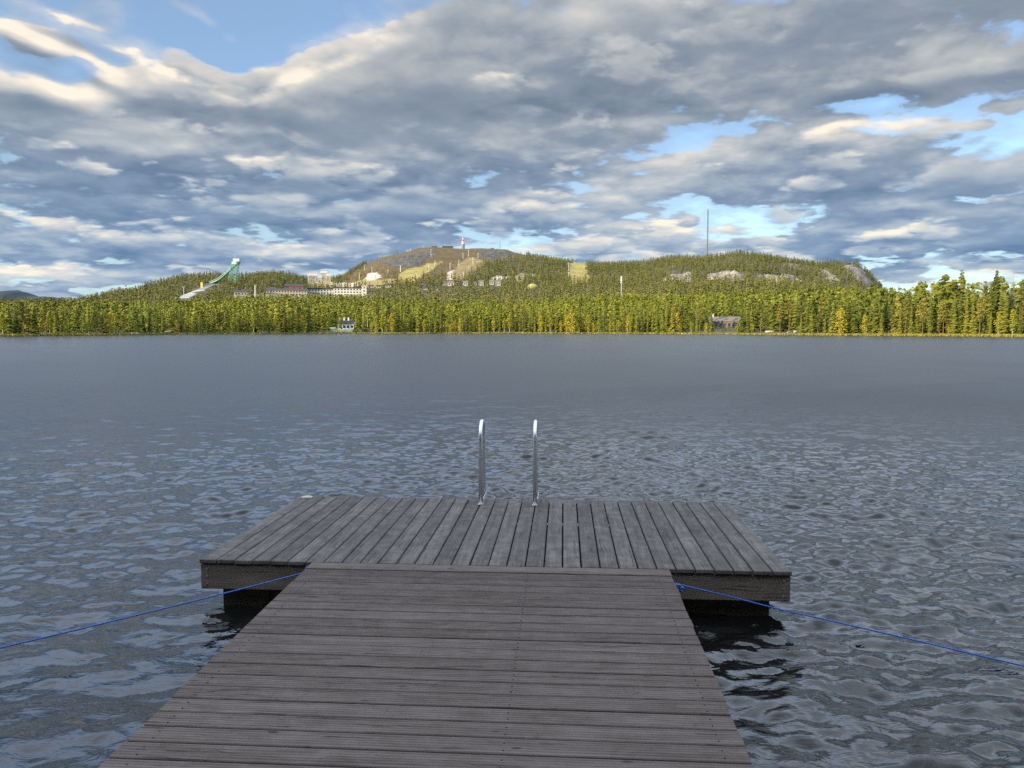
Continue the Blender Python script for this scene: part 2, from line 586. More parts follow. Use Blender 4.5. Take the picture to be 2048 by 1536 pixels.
def ground(px, py, r0=None, r1=2300.0):
    """Point of the terrain that the photograph shows at (px, py): marched along the sight line from the camera."""
    v = Vector(((px - 1024) / F, 1.0, -(py - 768) / F))
    v.rotate(Matrix.Rotation(-PITCH, 3, 'X'))
    azr = math.atan2(v.x, v.y)
    tz = v.z / math.hypot(v.x, v.y)
    rr = np.arange(r0 or float(shore_r(np.array(azr))) + 1.0, r1, 1.0)
    zg = land(np.full_like(rr, azr), rr)
    hit = np.nonzero(zg >= CAM_Z + tz * rr)[0]
    r = rr[hit[0]] if len(hit) else float(np.interp(px, *zip(*CREST)))
    return Vector((r * math.sin(azr), r * math.cos(azr), float(land(np.array([azr]), np.array([r]))[0])))


def at_range(px, r):
    azr = math.atan2((px - 1024) / F, 1.0)
    return Vector((r * math.sin(azr), r * math.cos(azr), float(land(np.array([azr]), np.array([float(r)]))[0])))


def m_per_px(p):
    return p.y / F


def in_poly(px, py, poly):
    inside = np.zeros(px.shape, bool)
    n = len(poly)
    for i in range(n):
        x0, y0 = poly[i]
        x1, y1 = poly[(i + 1) % n]
        c = (y0 > py) != (y1 > py)
        with np.errstate(divide='ignore', invalid='ignore'):
            xi = (x1 - x0) * (py - y0) / (y1 - y0 + 1e-9) + x0
        inside ^= c & (px < xi)
    return inside


def proj(x, y, z):
    """World point -> photograph pixel."""
    c, s = math.cos(PITCH), math.sin(PITCH)
    zz_ = z - CAM_Z
    dep = y * c - zz_ * s
    upv = y * s + zz_ * c
    return 1024 + F * x / dep, 768 - F * upv / dep


# ground cover zones on the fell, outlined where the photograph shows them (name, outline, colour, tree density)
ZONES = [
    ('heath', [(690, 570), (700, 552), (735, 530), (790, 511), (850, 496), (900, 493), (960, 497), (1012, 500), (1056, 513), (1010, 521), (960, 527), (920, 560), (870, 560), (800, 562), (740, 568)], (0.112, 0.070, 0.016), 0.34),
    ('rock', [(760, 528), (800, 514), (845, 504), (868, 503), (872, 512), (850, 526), (820, 535), (785, 534)], (0.085, 0.078, 0.068), 0.14),
    ('rock', [(955, 505), (985, 501), (1015, 505), (1024, 517), (990, 522), (965, 516)], (0.085, 0.078, 0.068), 0.14),
    ('slope', [(796, 552), (812, 539), (845, 531), (884, 522), (872, 534), (846, 548), (828, 565), (795, 566)], (0.30, 0.235, 0.055), 0.0),
    ('slope', [(930, 517), (948, 514), (974, 527), (952, 541), (928, 560), (900, 561), (908, 540)], (0.235, 0.165, 0.055), 0.0),
    ('sand', [(892, 558), (898, 545), (909, 540), (904, 560)], (0.52, 0.40, 0.30), 0.0),
    ('sand', [(728, 560), (736, 548), (752, 545), (765, 551), (760, 558), (742, 561)], (0.55, 0.46, 0.34), 0.0),
    ('slope', [(692, 572), (720, 560), (760, 560), (792, 556), (790, 566), (740, 574)], (0.30, 0.235, 0.07), 0.02),
    ('sand', [(978, 556), (992, 552), (1024, 554), (1010, 559), (985, 561)], (0.52, 0.43, 0.30), 0.0),
    ('slope', [(1026, 552), (1058, 545), (1082, 549), (1050, 555), (1034, 566)], (0.32, 0.24, 0.11), 0.15),
    ('slope', [(1139, 570), (1139, 545), (1138, 527), (1150, 524), (1174, 526), (1173, 540), (1182, 566)], (0.32, 0.245, 0.055), 0.0),
    ('rock', [(1411, 562), (1420, 548), (1450, 541), (1478, 547), (1502, 560)], (0.30, 0.25, 0.18), 0.10),
    ('rock', [(1317, 562), (1340, 551), (1380, 543), (1388, 563)], (0.28, 0.235, 0.165), 0.40),
    ('rock', [(1505, 562), (1515, 552), (1560, 550), (1606, 560), (1600, 566)], (0.26, 0.22, 0.16), 0.45),
    ('rock', [(1632, 540), (1648, 537), (1668, 552), (1676, 563), (1655, 562)], (0.28, 0.23, 0.165), 0.25),
    ('rock', [(1682, 533), (1706, 530), (1722, 537), (1740, 560), (1752, 578), (1735, 580), (1715, 562), (1695, 548)], (0.20, 0.17, 0.145), 0.10),
    ('rock', [(1560, 527), (1590, 530), (1610, 541), (1585, 540)], (0.26, 0.22, 0.16), 0.5),
    ('slope', [(614, 578), (616, 553), (650, 550), (662, 556), (668, 574), (640, 580)], (0.36, 0.28, 0.10), 0.05),
    ('sand', [(640, 577), (668, 566), (720, 566), (735, 571), (700, 577)], (0.48, 0.40, 0.28), 0.0),
    ('sand', [(215, 590), (222, 585), (236, 583), (228, 590)], (0.40, 0.34, 0.22), 0.1),
    ('meadow', [(560, 637), (562, 631), (604, 632), (606, 638)], (0.34, 0.29, 0.16), 0.0),
    ('meadow', [(664, 664), (668, 657), (716, 657), (722, 664)], (0.26, 0.25, 0.05), 0.0),
    ('slope', [(462, 600), (462, 588), (560, 588), (740, 588), (742, 600)], (0.20, 0.18, 0.07), 0.35),
]

# ------------------------------------------------------------------ terrain: one sheet from the near bank past the crests
def build_land():
    half = math.atan(1024 / F)
    a_f = np.linspace(-half * 1.12, half * 1.12, 620)
    a_c = np.linspace(half * 1.12, 2 * math.pi - half * 1.12, 120)[1:-1]
    A = np.concatenate([a_f, a_c])
    A = (A + math.pi) % (2 * math.pi) - math.pi
    u = np.concatenate([np.linspace(-0.12, 0.0, 8)[:-1], np.linspace(0, 0.02, 12)[:-1], np.linspace(0.02, 0.1, 14)[:-1], np.linspace(0.1, 1.0, 200)[:-1], np.linspace(1.0, 1.8, 36)])
    rs = shore_r(A)
    rc = np.interp(px_of(A), *zip(*CREST))
    rr = rs[None, :] + u[:, None] * (rc - rs)[None, :]
    rr[u < 0] = (rs[None, :] * (1 + u[u < 0][:, None] * 5.0))
    AA = np.broadcast_to(A[None, :], rr.shape)
    Z = land(AA, rr)
    X, Y = rr * np.sin(AA), rr * np.cos(AA)
    # broken rock on the cliffs and the summit
    with np.errstate(divide='ignore', invalid='ignore'):
        PX, PY = proj(X, Y, Z)
    okf = (Y > 50)
    wx = (fbm(X / 14, Y / 14, 3, 31) - 0.5) * 26
    wy = (fbm(X / 14, Y / 14, 3, 41) - 0.5) * 10
    col = np.zeros(rr.shape + (3,))
    n = fbm(X / 22, Y / 22, 4, 8)[..., None]
    col[:] = np.array((0.055, 0.055, 0.022)) * (1 - n) + np.array((0.11, 0.090, 0.040)) * n
    rockf = np.zeros(rr.shape)
    for (nm, poly, c, dn) in ZONES:
        ins = okf & in_poly(PX + wx * (0.5 if nm in ('slope', 'meadow', 'sand') else 1.0), PY + wy * (0.5 if nm in ('slope', 'meadow', 'sand') else 1.0), poly) & (rr > rs[None, :] + 15)
        k = (0.62 + 0.76 * fbm(X / 9, Y / 9, 3, 12))[..., None]
        col = np.where(ins[..., None], np.array(c) * k, col)
        if nm == 'rock':
            k2 = (0.25 + 1.5 * fbm(X / 5, Y / 12, 3, 19) ** 1.2)[..., None]
            col = np.where(ins[..., None], np.array(c) * k2, col)
            rockf[ins] = 1
    Z = Z + rockf * (fbm(X / 9, Y / 9, 3, 51) - 0.5) * 9
    # grassy bank along the water
    dd = rr - rs[None, :]
    k = (0.75 + 0.5 * fbm(X / 6, Y / 6, 3, 15))[..., None]
    bank = 1 - sstep(dd, 4, 15)
    col = col * (1 - bank[..., None]) + np.array((0.29, 0.25, 0.045)) * k * bank[..., None]
    wet = 1 - sstep(dd, 0.0, 0.9)
    col = col * (1 - 0.75 * wet[..., None]) + np.array((0.05, 0.04, 0.02)) * 0.75 * wet[..., None]
    nr, na = rr.shape
    idx = np.arange(nr * na).reshape(nr, na)
    a = idx[:-1, :]
    b = idx[1:, :]
    q = np.stack([a, b, np.roll(b, -1, 1), np.roll(a, -1, 1)], -1).reshape(-1, 4)
    m, gg, bs = mat('fell ground', 0.95)
    c = gg.attr('zone', 0)
    nz = gg.noise(gg.pos(), 0.35, 6, 0.65)
    c2 = gg.mix(gg.ss(nz, 0.35, 0.65, 0.0, 1.0), gg.v('SCALE', c, 0.72), gg.v('SCALE', c, 1.22))
    gg._set(bs.inputs['Base Color'], c2)
    gg._set(bs.inputs['Normal'], gg.bump(gg.noise(gg.pos(), 0.5, 6, 0.7), 0.8, 1.2))
    o = mesh_np('terrain', np.stack([X, Y, Z], -1), q, m, smooth=True, colors={'zone': col.reshape(-1, 3)})
    tag(o, None, None, kind='structure')
    return o


build_land()

# lake bed far below the near water is dark; distant blue hills stand 6 km off
def build_hills():
    prof = [(-420, 640), (-300, 610), (-150, 590), (-60, 592), (0, 585), (20, 581), (36, 579.5), (52, 583), (68, 591), (84, 593.5), (104, 592), (122, 595), (160, 603), (230, 628), (300, 655)]
    pxs = np.linspace(-420, 300, 260)
    py = np.interp(pxs, *zip(*prof))
    D0 = 6200.0
    rows = np.linspace(-1, 1, 26)
    X, Y, Z = [], [], []
    for t in rows:
        Yr = D0 + t * 900
        xx = (pxs - 1024) / F * D0
        hh = (HOR - py) / F * D0 * (1 - abs(t) ** 1.6)
        hh = hh + (vnoise(xx / 40, np.full_like(xx, Yr / 40), 9) - 0.5) * 8 * (1 - abs(t))
        X.append(xx); Y.append(np.full_like(xx, Yr)); Z.append(hh - 3)
    X, Y, Z = map(np.array, (X, Y, Z))
    idx = np.arange(X.size).reshape(X.shape)
    q = np.stack([idx[:-1, :-1], idx[:-1, 1:], idx[1:, 1:], idx[1:, :-1]], -1).reshape(-1, 4)
    m, gg, bs = mat('far spruce forest with painted shadow', 0.95)
    n = gg.noise(gg.pos(), 0.03, 6, 0.7)
    gg._set(bs.inputs['Base Color'], gg.ramp(n, [(0.3, (0.010, 0.022, 0.026)), (0.7, (0.026, 0.044, 0.045))]))  # forest colour darkened to stand in for a cloud shadow
    o = mesh_np('hills', np.stack([X, Y, Z], -1), q, m, smooth=True)
    tag(o, None, None, kind='structure')


build_hills()


# ------------------------------------------------------------------ lake: one rippled sheet out to the far shore
def build_lake():
    half = R(41)
    a_f = np.linspace(-half, half, 1300)
    a_c = np.linspace(half, 2 * math.pi - half, 150)[1:-1]
    A = np.concatenate([a_f, a_c])
    rings = [0.25, 0.6, 0.9]
    r = 1.2
    while r < 760:
        rings.append(r)
        r += max(0.022, 0.0002 * r * r) if r < 110 else max(3.0, 0.00042 * r * r) if r < 330 else 60
    rr = np.array(rings)
    drg = np.gradient(rr)
    RR, AA = np.meshgrid(rr, A, indexing='ij')
    X, Y = RR * np.sin(AA), RR * np.cos(AA)
    DR = np.broadcast_to(np.maximum(drg, rr * (a_f[1] - a_f[0]))[:, None], RR.shape)
    fine = (np.arange(len(A)) < len(a_f))
    Z = np.zeros_like(X)
    lost = np.zeros_like(X)
    ncomp = 120
    lam = np.exp(np.linspace(math.log(0.10), math.log(1.9), ncomp) + rng.uniform(-0.03, 0.03, ncomp))
    ang = rng.normal(0, 0.62, ncomp) + R(-6)
    ph = rng.uniform(0, 6.283, ncomp)
    slope = 0.25 * np.sqrt(2.0 / ncomp) * np.interp(np.log(lam), [math.log(0.10), math.log(0.22), math.log(0.45), math.log(0.9), math.log(1.9)], [0.90, 1.35, 1.00, 0.50, 0.28])
    # calmer in the lee to the left, livelier to the right; gusts in patches
    gust = 0.60 + 0.8 * fbm(X / 7.0 + 3, Y / 11.0, 3, 21)
    side = np.interp(X / np.maximum(RR, 0.5), [-0.6, -0.25, 0.2, 0.6], [0.80, 0.85, 1.05, 1.15])
    calm = 1 - 0.42 * (1 - sstep(RR, 2.5, 9.0)) * np.interp(X, [-3, 0, 2.0], [1.0, 0.8, 0.1])
    ampl = gust * side * np.interp(RR, [6, 20, 60, 200], [1.0, 0.74, 0.42, 0.17])
    for i in range(ncomp):
        k = 2 * math.pi / lam[i]
        w = sstep(lam[i] / DR, 1.6, 3.2) * fine[None, :]
        short = np.clip((0.75 - lam[i]) / 0.5, 0, 1)
        al = ampl * (calm * (1 - 0.55 * short * (1 - calm) / 0.42) if short > 0 else np.sqrt(calm))
        th = k * (X * math.sin(ang[i]) + Y * math.cos(ang[i])) + ph[i]
        Z += w * al * slope[i] / k * (np.sin(th) + 0.22 * np.cos(2 * th))
        lost += (1 - w ** 2) * (al * slope[i]) ** 2 * 0.5
    alph = np.sqrt(2 * lost + 0.0015 ** 2)
    rough = np.sqrt(np.clip(alph, 0, 0.6))
    nr, na = RR.shape
    idx = np.arange(nr * na).reshape(nr, na)
    a, b = idx[:-1], idx[1:]
    q = np.stack([a, np.roll(a, -1, 1), np.roll(b, -1, 1), b], -1).reshape(-1, 4)[:, ::-1]
    V = np.concatenate([np.stack([X, Y, Z], -1).reshape(-1, 3), [[0, 0, 0]]])
    tri = np.stack([idx[0], np.roll(idx[0], -1), np.full(na, nr * na)], -1)[:, ::-1]
    m, gg, bs = mat('lake water', 0.1)
    bs.inputs['Base Color'].default_value = (0.006, 0.0065, 0.006, 1)
    bs.inputs['IOR'].default_value = 1.5
    gg._set(bs.inputs['Roughness'], gg.attr('rough'))
    p = gg.pos()
    pw = gg.v('MULTIPLY', p, (0.75, 1.3, 1.0))
    h1 = gg.noise(pw, 8.0, 3, 0.6, 0.6)
    h2 = gg.noise(pw, 1.6, 3, 0.55, 0.4)
    h = gg.m('ADD', gg.m('MULTIPLY', h1, 0.020), gg.m('MULTIPLY', h2, 0.045))
    bn = gg.bump(h, 0.45, 1.0)
    far_ = gg.m('DIVIDE', gg.v('LENGTH', p), 16.0)
    gg._set(bn.node.inputs['Strength'], gg.m('DIVIDE', 0.45, gg.m('ADD', 1.0, gg.m('MULTIPLY', far_, far_))))
    gg._set(bs.inputs['Normal'], bn)
    o = mesh_np('water', V, [q, tri], m, smooth=True, attrs={'rough': np.concatenate([rough.ravel(), [0.1]])})
    tag(o, None, None, kind='structure')


build_lake()
# @@END_SETTING


# ------------------------------------------------------------------ floating bathing platform, gangway, ladder, ropes
def wood(name, dark, mid, light, axis, grain=1.0, blot=0.5, rough=0.85, crack=0.6, spec=0.25, screw=(0.16, 0.15, 0.14)):
    """Weathered timber; grain runs along the given axis, each plank takes its own shade from the 'plank' attribute."""
    m, gg, bs = mat(name, rough)
    bs.inputs['Specular IOR Level'].default_value = spec
    p = gg.coord()
    pl = gg.attr('plank')
    off = gg.comb(gg.m('MULTIPLY', pl, 37.0), gg.m('MULTIPLY', pl, 91.0), gg.m('MULTIPLY', pl, 13.0))
    q = gg.v('ADD', p, off)
    st = (1.2, 26.0, 26.0) if axis == 'x' else (26.0, 1.2, 26.0)
    st2 = (2.5, 140.0, 140.0) if axis == 'x' else (140.0, 2.5, 140.0)
    wv = gg.v('ADD', q, gg.v('SCALE', gg.v('SUBTRACT', gg.noise(q, 3.0, 2, 0.5, out=1), (0.5, 0.5, 0.5)), 0.05))
    g1 = gg.noise(gg.v('MULTIPLY', wv, st), 1.0, 5, 0.6)
    g2 = gg.noise(gg.v('MULTIPLY', wv, st2), 1.0, 4, 0.65)
    blo = gg.noise(q, 7.0, 5, 0.62, 0.8)
    f = gg.m('ADD', gg.m('MULTIPLY', g1, 0.55 * grain), gg.m('MULTIPLY', g2, 0.45 * grain))
    f = gg.m('ADD', f, gg.m('MULTIPLY', gg.m('SUBTRACT', blo, 0.5), blot))
    f = gg.m('ADD', f, gg.m('MULTIPLY', gg.m('SUBTRACT', gg.m('FRACT', gg.m('MULTIPLY', pl, 7.31)), 0.5), 0.13))
    c = gg.ramp(f, [(0.28, dark), (0.47, mid), (0.69, light)])
    # fine dark checks along the grain and the darker arcs round knots
    ck = gg.noise(gg.v('MULTIPLY', wv, (1.6, 55.0, 55.0) if axis == 'x' else (55.0, 1.6, 55.0)), 1.0, 3, 0.5)
    c = gg.mix(gg.ss(ck, 0.63, 0.70, 0.0, crack), c, tuple(0.22 * v for v in dark))
    kn = gg.voro(gg.v('MULTIPLY', q, (3.2, 9.0, 9.0) if axis == 'x' else (9.0, 3.2, 9.0)), 1.0)
    c = gg.mix(gg.ss(kn, 0.10, 0.03, 0.0, 0.75), c, tuple(0.35 * v for v in dark))
    ring = gg.ss(gg.m('ABSOLUTE', gg.m('SUBTRACT', gg.noise(gg.v('MULTIPLY', q, (14.0, 4.5, 4.5) if axis == 'x' else (4.5, 14.0, 4.5)), 1.0, 3, 0.55, 0.6), 0.5)), 0.014, 0.0, 0.0, 1.0)
    msk = gg.ss(gg.noise(q, 2.1, 2, 0.5), 0.52, 0.62)
    c = gg.mix(gg.m('MULTIPLY', gg.m('MULTIPLY', ring, msk), 0.7 * min(1.0, blot * 1.6)), c, tuple(0.5 * v for v in dark))
    # slow patches of lichen grey and damp brown
    dm = gg.noise(p, 1.1, 4, 0.6)
    c = gg.mix(gg.ss(dm, 0.45, 0.7, 0.0, 0.30), c, tuple(0.75 * v for v in mid))
    c = gg.mix(gg.m('LESS_THAN', pl, -0.5), c, screw)
    gg._set(bs.inputs['Base Color'], c)
    hb = gg.m('SUBTRACT', gg.m('ADD', gg.m('MULTIPLY', g2, 0.8), gg.m('MULTIPLY', g1, 0.5)), gg.ss(ck, 0.63, 0.70, 0.0, 1.2))
    gg._set(bs.inputs['Normal'], gg.bump(hb, 0.55, 0.004))
    return m


DOCK_RZ = R(-3.8)
DOCK = Vector((-0.163, 5.206, 0.0))
DECK = 0.36                         # deck above the water


def dock_pt(x, y, z):
    c, s = math.cos(DOCK_RZ), math.sin(DOCK_RZ)
    return Vector((DOCK.x + x * c - y * s, DOCK.y + x * s + y * c, z))


M_deck = wood('silvered deck boards', (0.060, 0.049, 0.043), (0.103, 0.089, 0.081), (0.180, 0.160, 0.149), 'y', 1.0, 0.55)
M_gang = wood('grooved gangway boards', (0.060, 0.044, 0.036), (0.116, 0.090, 0.078), (0.172, 0.140, 0.124), 'x', 1.0, 0.35, crack=0.5, screw=(0.03, 0.028, 0.026))
M_fasc = wood('dark stained timber', (0.110, 0.086, 0.064), (0.170, 0.138, 0.106), (0.225, 0.187, 0.148), 'x', 0.9, 0.3)
M_fasy = wood('dark stained side timber', (0.110, 0.086, 0.064), (0.170, 0.138, 0.106), (0.225, 0.187, 0.148), 'y', 0.9, 0.3)
M_steel, gg, bs = mat('brushed stainless steel', 0.22)
bs.inputs['Metallic'].default_value = 1.0
bs.inputs['Base Color'].default_value = (0.78, 0.79, 0.80, 1)
gg._set(bs.inputs['Roughness'], gg.ss(gg.noise(gg.coord(), 30, 4, 0.6), 0.3, 0.7, 0.34, 0.50))
M_bolt = flat('dull zinc', (0.55, 0.50, 0.42), 0.45, 0.8)
M_float, gg, bs = mat('float casing', 0.6)
pz = gg.sep(gg.pos())[2]
nf = gg.noise(gg.coord(), 9, 5, 0.65)
alg = gg.ss(gg.m('ADD', pz, gg.m('MULTIPLY', gg.m('SUBTRACT', nf, 0.5), 0.05)), 0.05, 0.085)
cf = gg.mix(alg, (0.035, 0.030, 0.012), gg.ramp(nf, [(0.3, (0.042, 0.036, 0.024)), (0.7, (0.105, 0.090, 0.050))]))
cf = gg.mix(gg.ss(pz, 0.13, 0.20, 0.0, 0.8), cf, (0.045, 0.042, 0.036))
gg._set(bs.inputs['Base Color'], cf)


def build_platform():
    t = thing('floating_platform', 'grey weathered timber swimming platform floating at the end of the gangway', 'floating platform', dock_pt(0, 0, 0), DOCK_RZ)
    W, D, n = 4.07, 2.07, 32
    pitch = W / n
    mb = MB()
    for i in range(n):
        w = pitch - 0.0100 + random.uniform(-0.001, 0.001)
        x = -W / 2 + pitch * (i + 0.5)
        e0, e1 = random.uniform(-0.006, 0.004), random.uniform(-0.012, 0.012)
        zj = random.uniform(-0.0012, 0.0012)
        mb.box((x, (D + e0 + e1) / 2 - 0.012, DECK - 0.014 + zj), (w, D + 0.02 - e0 + e1, 0.028), random.uniform(-0.0006, 0.0006), random.random(), 0.004,
               tilt=[[1, 0, 0], [0, 1, 0], [random.uniform(-0.008, 0.008), 0, 1]])
    random.seed(8)
    for i in range(n):
        x = -W / 2 + pitch * (i + 0.5)
        for yy in (0.045, 0.70, 1.36, D - 0.055):
            for s in (-0.032, 0.032):
                mb.tube([(x + s + random.uniform(-.004, .004), yy + random.uniform(-.006, .006), DECK - 0.004), (x + s, yy, DECK + 0.0022)], 0.0042, 6, -1.0)
    mb.build('deck', M_deck, t)
    zb, zt = DECK - 0.215, DECK - 0.032
    zm, hh = (zb + zt) / 2, zt - zb
    mb = MB(); mb.box((0, 0.022, zm), (W - 0.01, 0.045, hh), 0, 0.3, 0.004); front = mb.build('front_board', M_fasc, t)
    mb = MB(); mb.box((0, D - 0.022, zm), (W - 0.01, 0.045, hh), 0, 0.6, 0.004); mb.build('back_board', M_fasc, t)
    for s in (-1, 1):
        mb = MB(); mb.box((s * (W / 2 - 0.0275), D / 2, zm), (0.045, D - 0.096, hh), 0, 0.5 + 0.2 * s, 0.004); mb.build('side_board', M_fasy, t)
        for k in range(3):
            bo = MB()
            p = (s * (W / 2 - 0.048), 0.0, zt - 0.040 - 0.052 * k)
            bo.tube([p, (p[0], -0.006, p[2])], [0.0085, 0.0075], 10)
            bo.build('bolt', M_bolt, front)
    for k in range(5):
        mb = MB(); mb.box((-1.6 + 0.8 * k, D / 2, zm + 0.01), (0.045, D - 0.10, hh - 0.03), 0, 0.1 * k, 0); mb.build('joist', M_fasy, t)
    mb = MB()
    for k in range(6):                                      # ribbed float casings side by side
        x0 = -1.93 + k * (3.86 / 6)
        mb.box((x0 + 3.86 / 12, D / 2, (zb - 0.22) / 2 + 0.005), (3.86 / 6 - 0.012, D - 0.22, zb + 0.21), 0, k * 0.13, 0.012)
        mb.box((x0 + 3.86 / 12, 0.105, zb - 0.075), (0.05, 0.012, 0.12), 0, 0, 0.003)
    mb.build('float', M_float, t)
    return t


def build_gangway():
    t = thing('gangway', 'brown grooved timber gangway leading out to the floating platform', 'gangway', dock_pt(0, 0, 0), DOCK_RZ)
    Wg, pitch, tilt = 2.45, 0.1195, 0.012
    mb = MB()
    random.seed(12)
    n = 78
    for i in range(n):
        gap = 0.0115 + random.uniform(-0.0015, 0.002)
        y1 = -0.030 - 0.125 - 0.012 - pitch * i
        y0 = y1 - pitch + gap
        z = DECK - 0.004 + tilt * y1 + random.uniform(-0.0012, 0.0012)
        x0, x1 = -Wg / 2 + random.uniform(-0.004, 0.004), Wg / 2 + random.uniform(-0.004, 0.004)
        # profile across the board: five milled grooves
        prof = [(y0, -0.026)]
        ng = 5
        wv = (y1 - y0)
        prof.append((y0 + 0.000, -0.004))
        prof.append((y0 + 0.004, 0.0))
        for k in range(ng):
            cy = y0 + wv * (k + 1) / (ng + 1)
            prof += [(cy - 0.0062, 0.0), (cy - 0.003, -0.0022), (cy + 0.003, -0.0022), (cy + 0.0062, 0.0)]
        prof += [(y1 - 0.004, 0.0), (y1, -0.004), (y1, -0.026)]
        a = random.random()
        V, fs = [], []
        m_ = len(prof)
        skew = random.uniform(-0.0012, 0.0012)
        for (xx, sk) in ((x0, -skew), (x1, skew)):
            for (yy, zz_) in prof:
                V.append((xx, yy + sk, z + zz_ + tilt * (yy - y1)))
        for k in range(m_):
            k2 = (k + 1) % m_
            fs.append((k, k2, m_ + k2, m_ + k))
        fs.append(tuple(range(m_))[::-1])
        fs.append(tuple(m_ + k for k in range(m_)))
        mb.add(V, fs, a)
    eb = MB()
    eb.box((0, -0.030 - 0.0625, DECK - 0.016), (Wg, 0.125, 0.030), 0, 0.35, 0.004)
    eb.build('end_board', M_gang, t)
    for i in range(0, n):
        y = -0.03 - 0.125 - 0.012 - pitch * i - pitch / 2
        z = DECK - 0.006 + tilt * y
        for x in (-1.13, 0.28, 1.13):
            for s in (-0.026, 0.026):
                mb.tube([(x + random.uniform(-.006, .006), y + s, z - 0.006), (x, y + s, z + 0.0032)], 0.0030, 6, -1.0)
    mb.build('boards', M_gang, t)
    L = 0.16 + pitch * n
    for x in (-Wg / 2 + 0.06, -0.4, 0.4, Wg / 2 - 0.06):
        mb = MB()
        V = []
        for yy in (-0.035, -L):
            for (dx_, dz_) in ((-0.024, -0.20), (0.024, -0.20), (0.024, -0.031), (-0.024, -0.031)):
                V.append((x + dx_, yy, DECK + dz_ + tilt * yy))
        mb.add(V, [(0, 1, 2, 3), (7, 6, 5, 4), (0, 4, 5, 1), (1, 5, 6, 2), (2, 6, 7, 3), (3, 7, 4, 0)], 0.4)
        mb.build('beam', M_fasy, t)
    return t


def build_ladder():
    t = thing('swim_ladder', 'shiny steel swimming ladder with two tall bent handrails at the outer edge of the platform', 'swim ladder', dock_pt(0, 0, 0), DOCK_RZ)
    y0, y1 = 1.815, 2.115
    zt = DECK + 0.775
    for x in (-0.248, 0.252):
        pts = [(x, y0, DECK + 0.001)]
        pts.append((x, y0, zt - 0.16))
        for k in range(1, 14):
            an = math.pi * k / 14
            pts.append((x, (y0 + y1) / 2 - (y1 - y0) / 2 * math.cos(an), zt - 0.16 + 0.14 * math.sin(an)))
        pts.append((x, y1, zt - 0.17))
        pts.append((x, y1, -0.75))
        mb = MB()
        mb.tube(pts, 0.0180, 14)
        h = mb.build('handrail', M_steel, t, smooth=True)
        fl = MB()
        fl.tube([(x, y0, DECK + 0.0025), (x, y0, DECK + 0.006)], 0.027, 14)
        fl.box((x + 0.024, (y0 + y1) / 2, DECK + 0.032), (0.006, y1 - y0 - 0.01, 0.055), 0, 0, 0.001)
        fl.build('bracket', M_steel, h)
    for k in range(3):
        mb = MB()
        mb.box((0.002, y1, -0.02 - 0.25 * k), (0.462, 0.055, 0.025), 0, 0, 0.004)
        mb.build('rung', M_steel, t)
    return t


M_rope, gg, bs = mat('blue polypropylene rope', 0.5)
tw = gg.m('SINE', gg.m('MULTIPLY', gg.m('ADD', gg.sep(gg.coord())[0], gg.sep(gg.coord())[2]), 420.0))
gg._set(bs.inputs['Base Color'], gg.mix(gg.ss(tw, -1, 1), (0.010, 0.060, 0.30), (0.028, 0.135, 0.52)))


def rope(label, path, knots):
    t = thing('rope', label, 'rope', path[0])
    o = np.array(path[0])
    pts = []
    for a, b in zip(path[:-1], path[1:]):
        a, b = np.array(a), np.array(b)
        for k in range(14):
            pts.append(a + (b - a) * k / 14)
    pts.append(np.array(path[-1]))
    mb = MB()
    mb.tube([p - o for p in pts], 0.0050, 8)
    mb.build('line', M_rope, t, smooth=True)
    for (c, r_) in knots:
        c = np.array(c) - o
        kb = MB()
        for q in range(3):
            ring = []
            ax = random.uniform(-0.5, 0.5)
            for k in range(13):
                an = 2 * math.pi * k / 12
                ring.append(c + np.array((r_ * math.cos(an), r_ * (0.7 * math.sin(an) * math.sin(ax) + 0.25 * (q - 1)), r_ * math.sin(an) * math.cos(ax))))
            kb.tube(ring, 0.0052, 7, cap=False)
        kb.build('knot', M_rope, t, smooth=True)
    return t


build_platform()
build_gangway()
build_ladder()
gl, gr = dock_pt(-1.245, -0.06, 0.30), dock_pt(1.255, -0.20, 0.295)
# the left rope drops from the gangway's corner to the water off the left side
sag = [(gl.x, gl.y, gl.z + 0.045), (gl.x - 0.02, gl.y - 0.02, gl.z)]
for k in range(1, 13):
    u = k / 12
    sag.append((gl.x - 3.0 * u, gl.y - 1.62 * u, gl.z - 0.30 * u - 0.10 * u * (1 - u)))
rope('taut blue rope slanting down from the gangway corner to the water, without a loose knot', [tuple(p) for p in sag], [((gl.x, gl.y, gl.z + 0.01), 0.016)])
sag = [(gr.x - 0.02, gr.y + 0.02, gr.z + 0.02)]
for (px, py, Y) in [(1460, 1193, 5.02), (1560, 1219, 4.95), (1660, 1241, 4.85), (1750, 1262, 4.72), (1850, 1285, 4.58), (1950, 1309, 4.43), (2048, 1332, 4.28), (2200, 1368, 4.05), (2350, 1402, 3.85)]:
    v = Vector(((px - 1024) / F, 1.0, -(py - 768) / F))
    v.rotate(Matrix.Rotation(-PITCH, 3, 'X'))
    v = v * (Y / v.y)
    sag.append((v.x, v.y, CAM_Z + v.z))
rope('blue rope with a frayed knot at the gangway edge, trailing into the choppy water', [tuple(p) for p in sag], [((gr.x, gr.y, gr.z), 0.021), ((gr.x + 0.028, gr.y - 0.01, gr.z - 0.010), 0.014)])

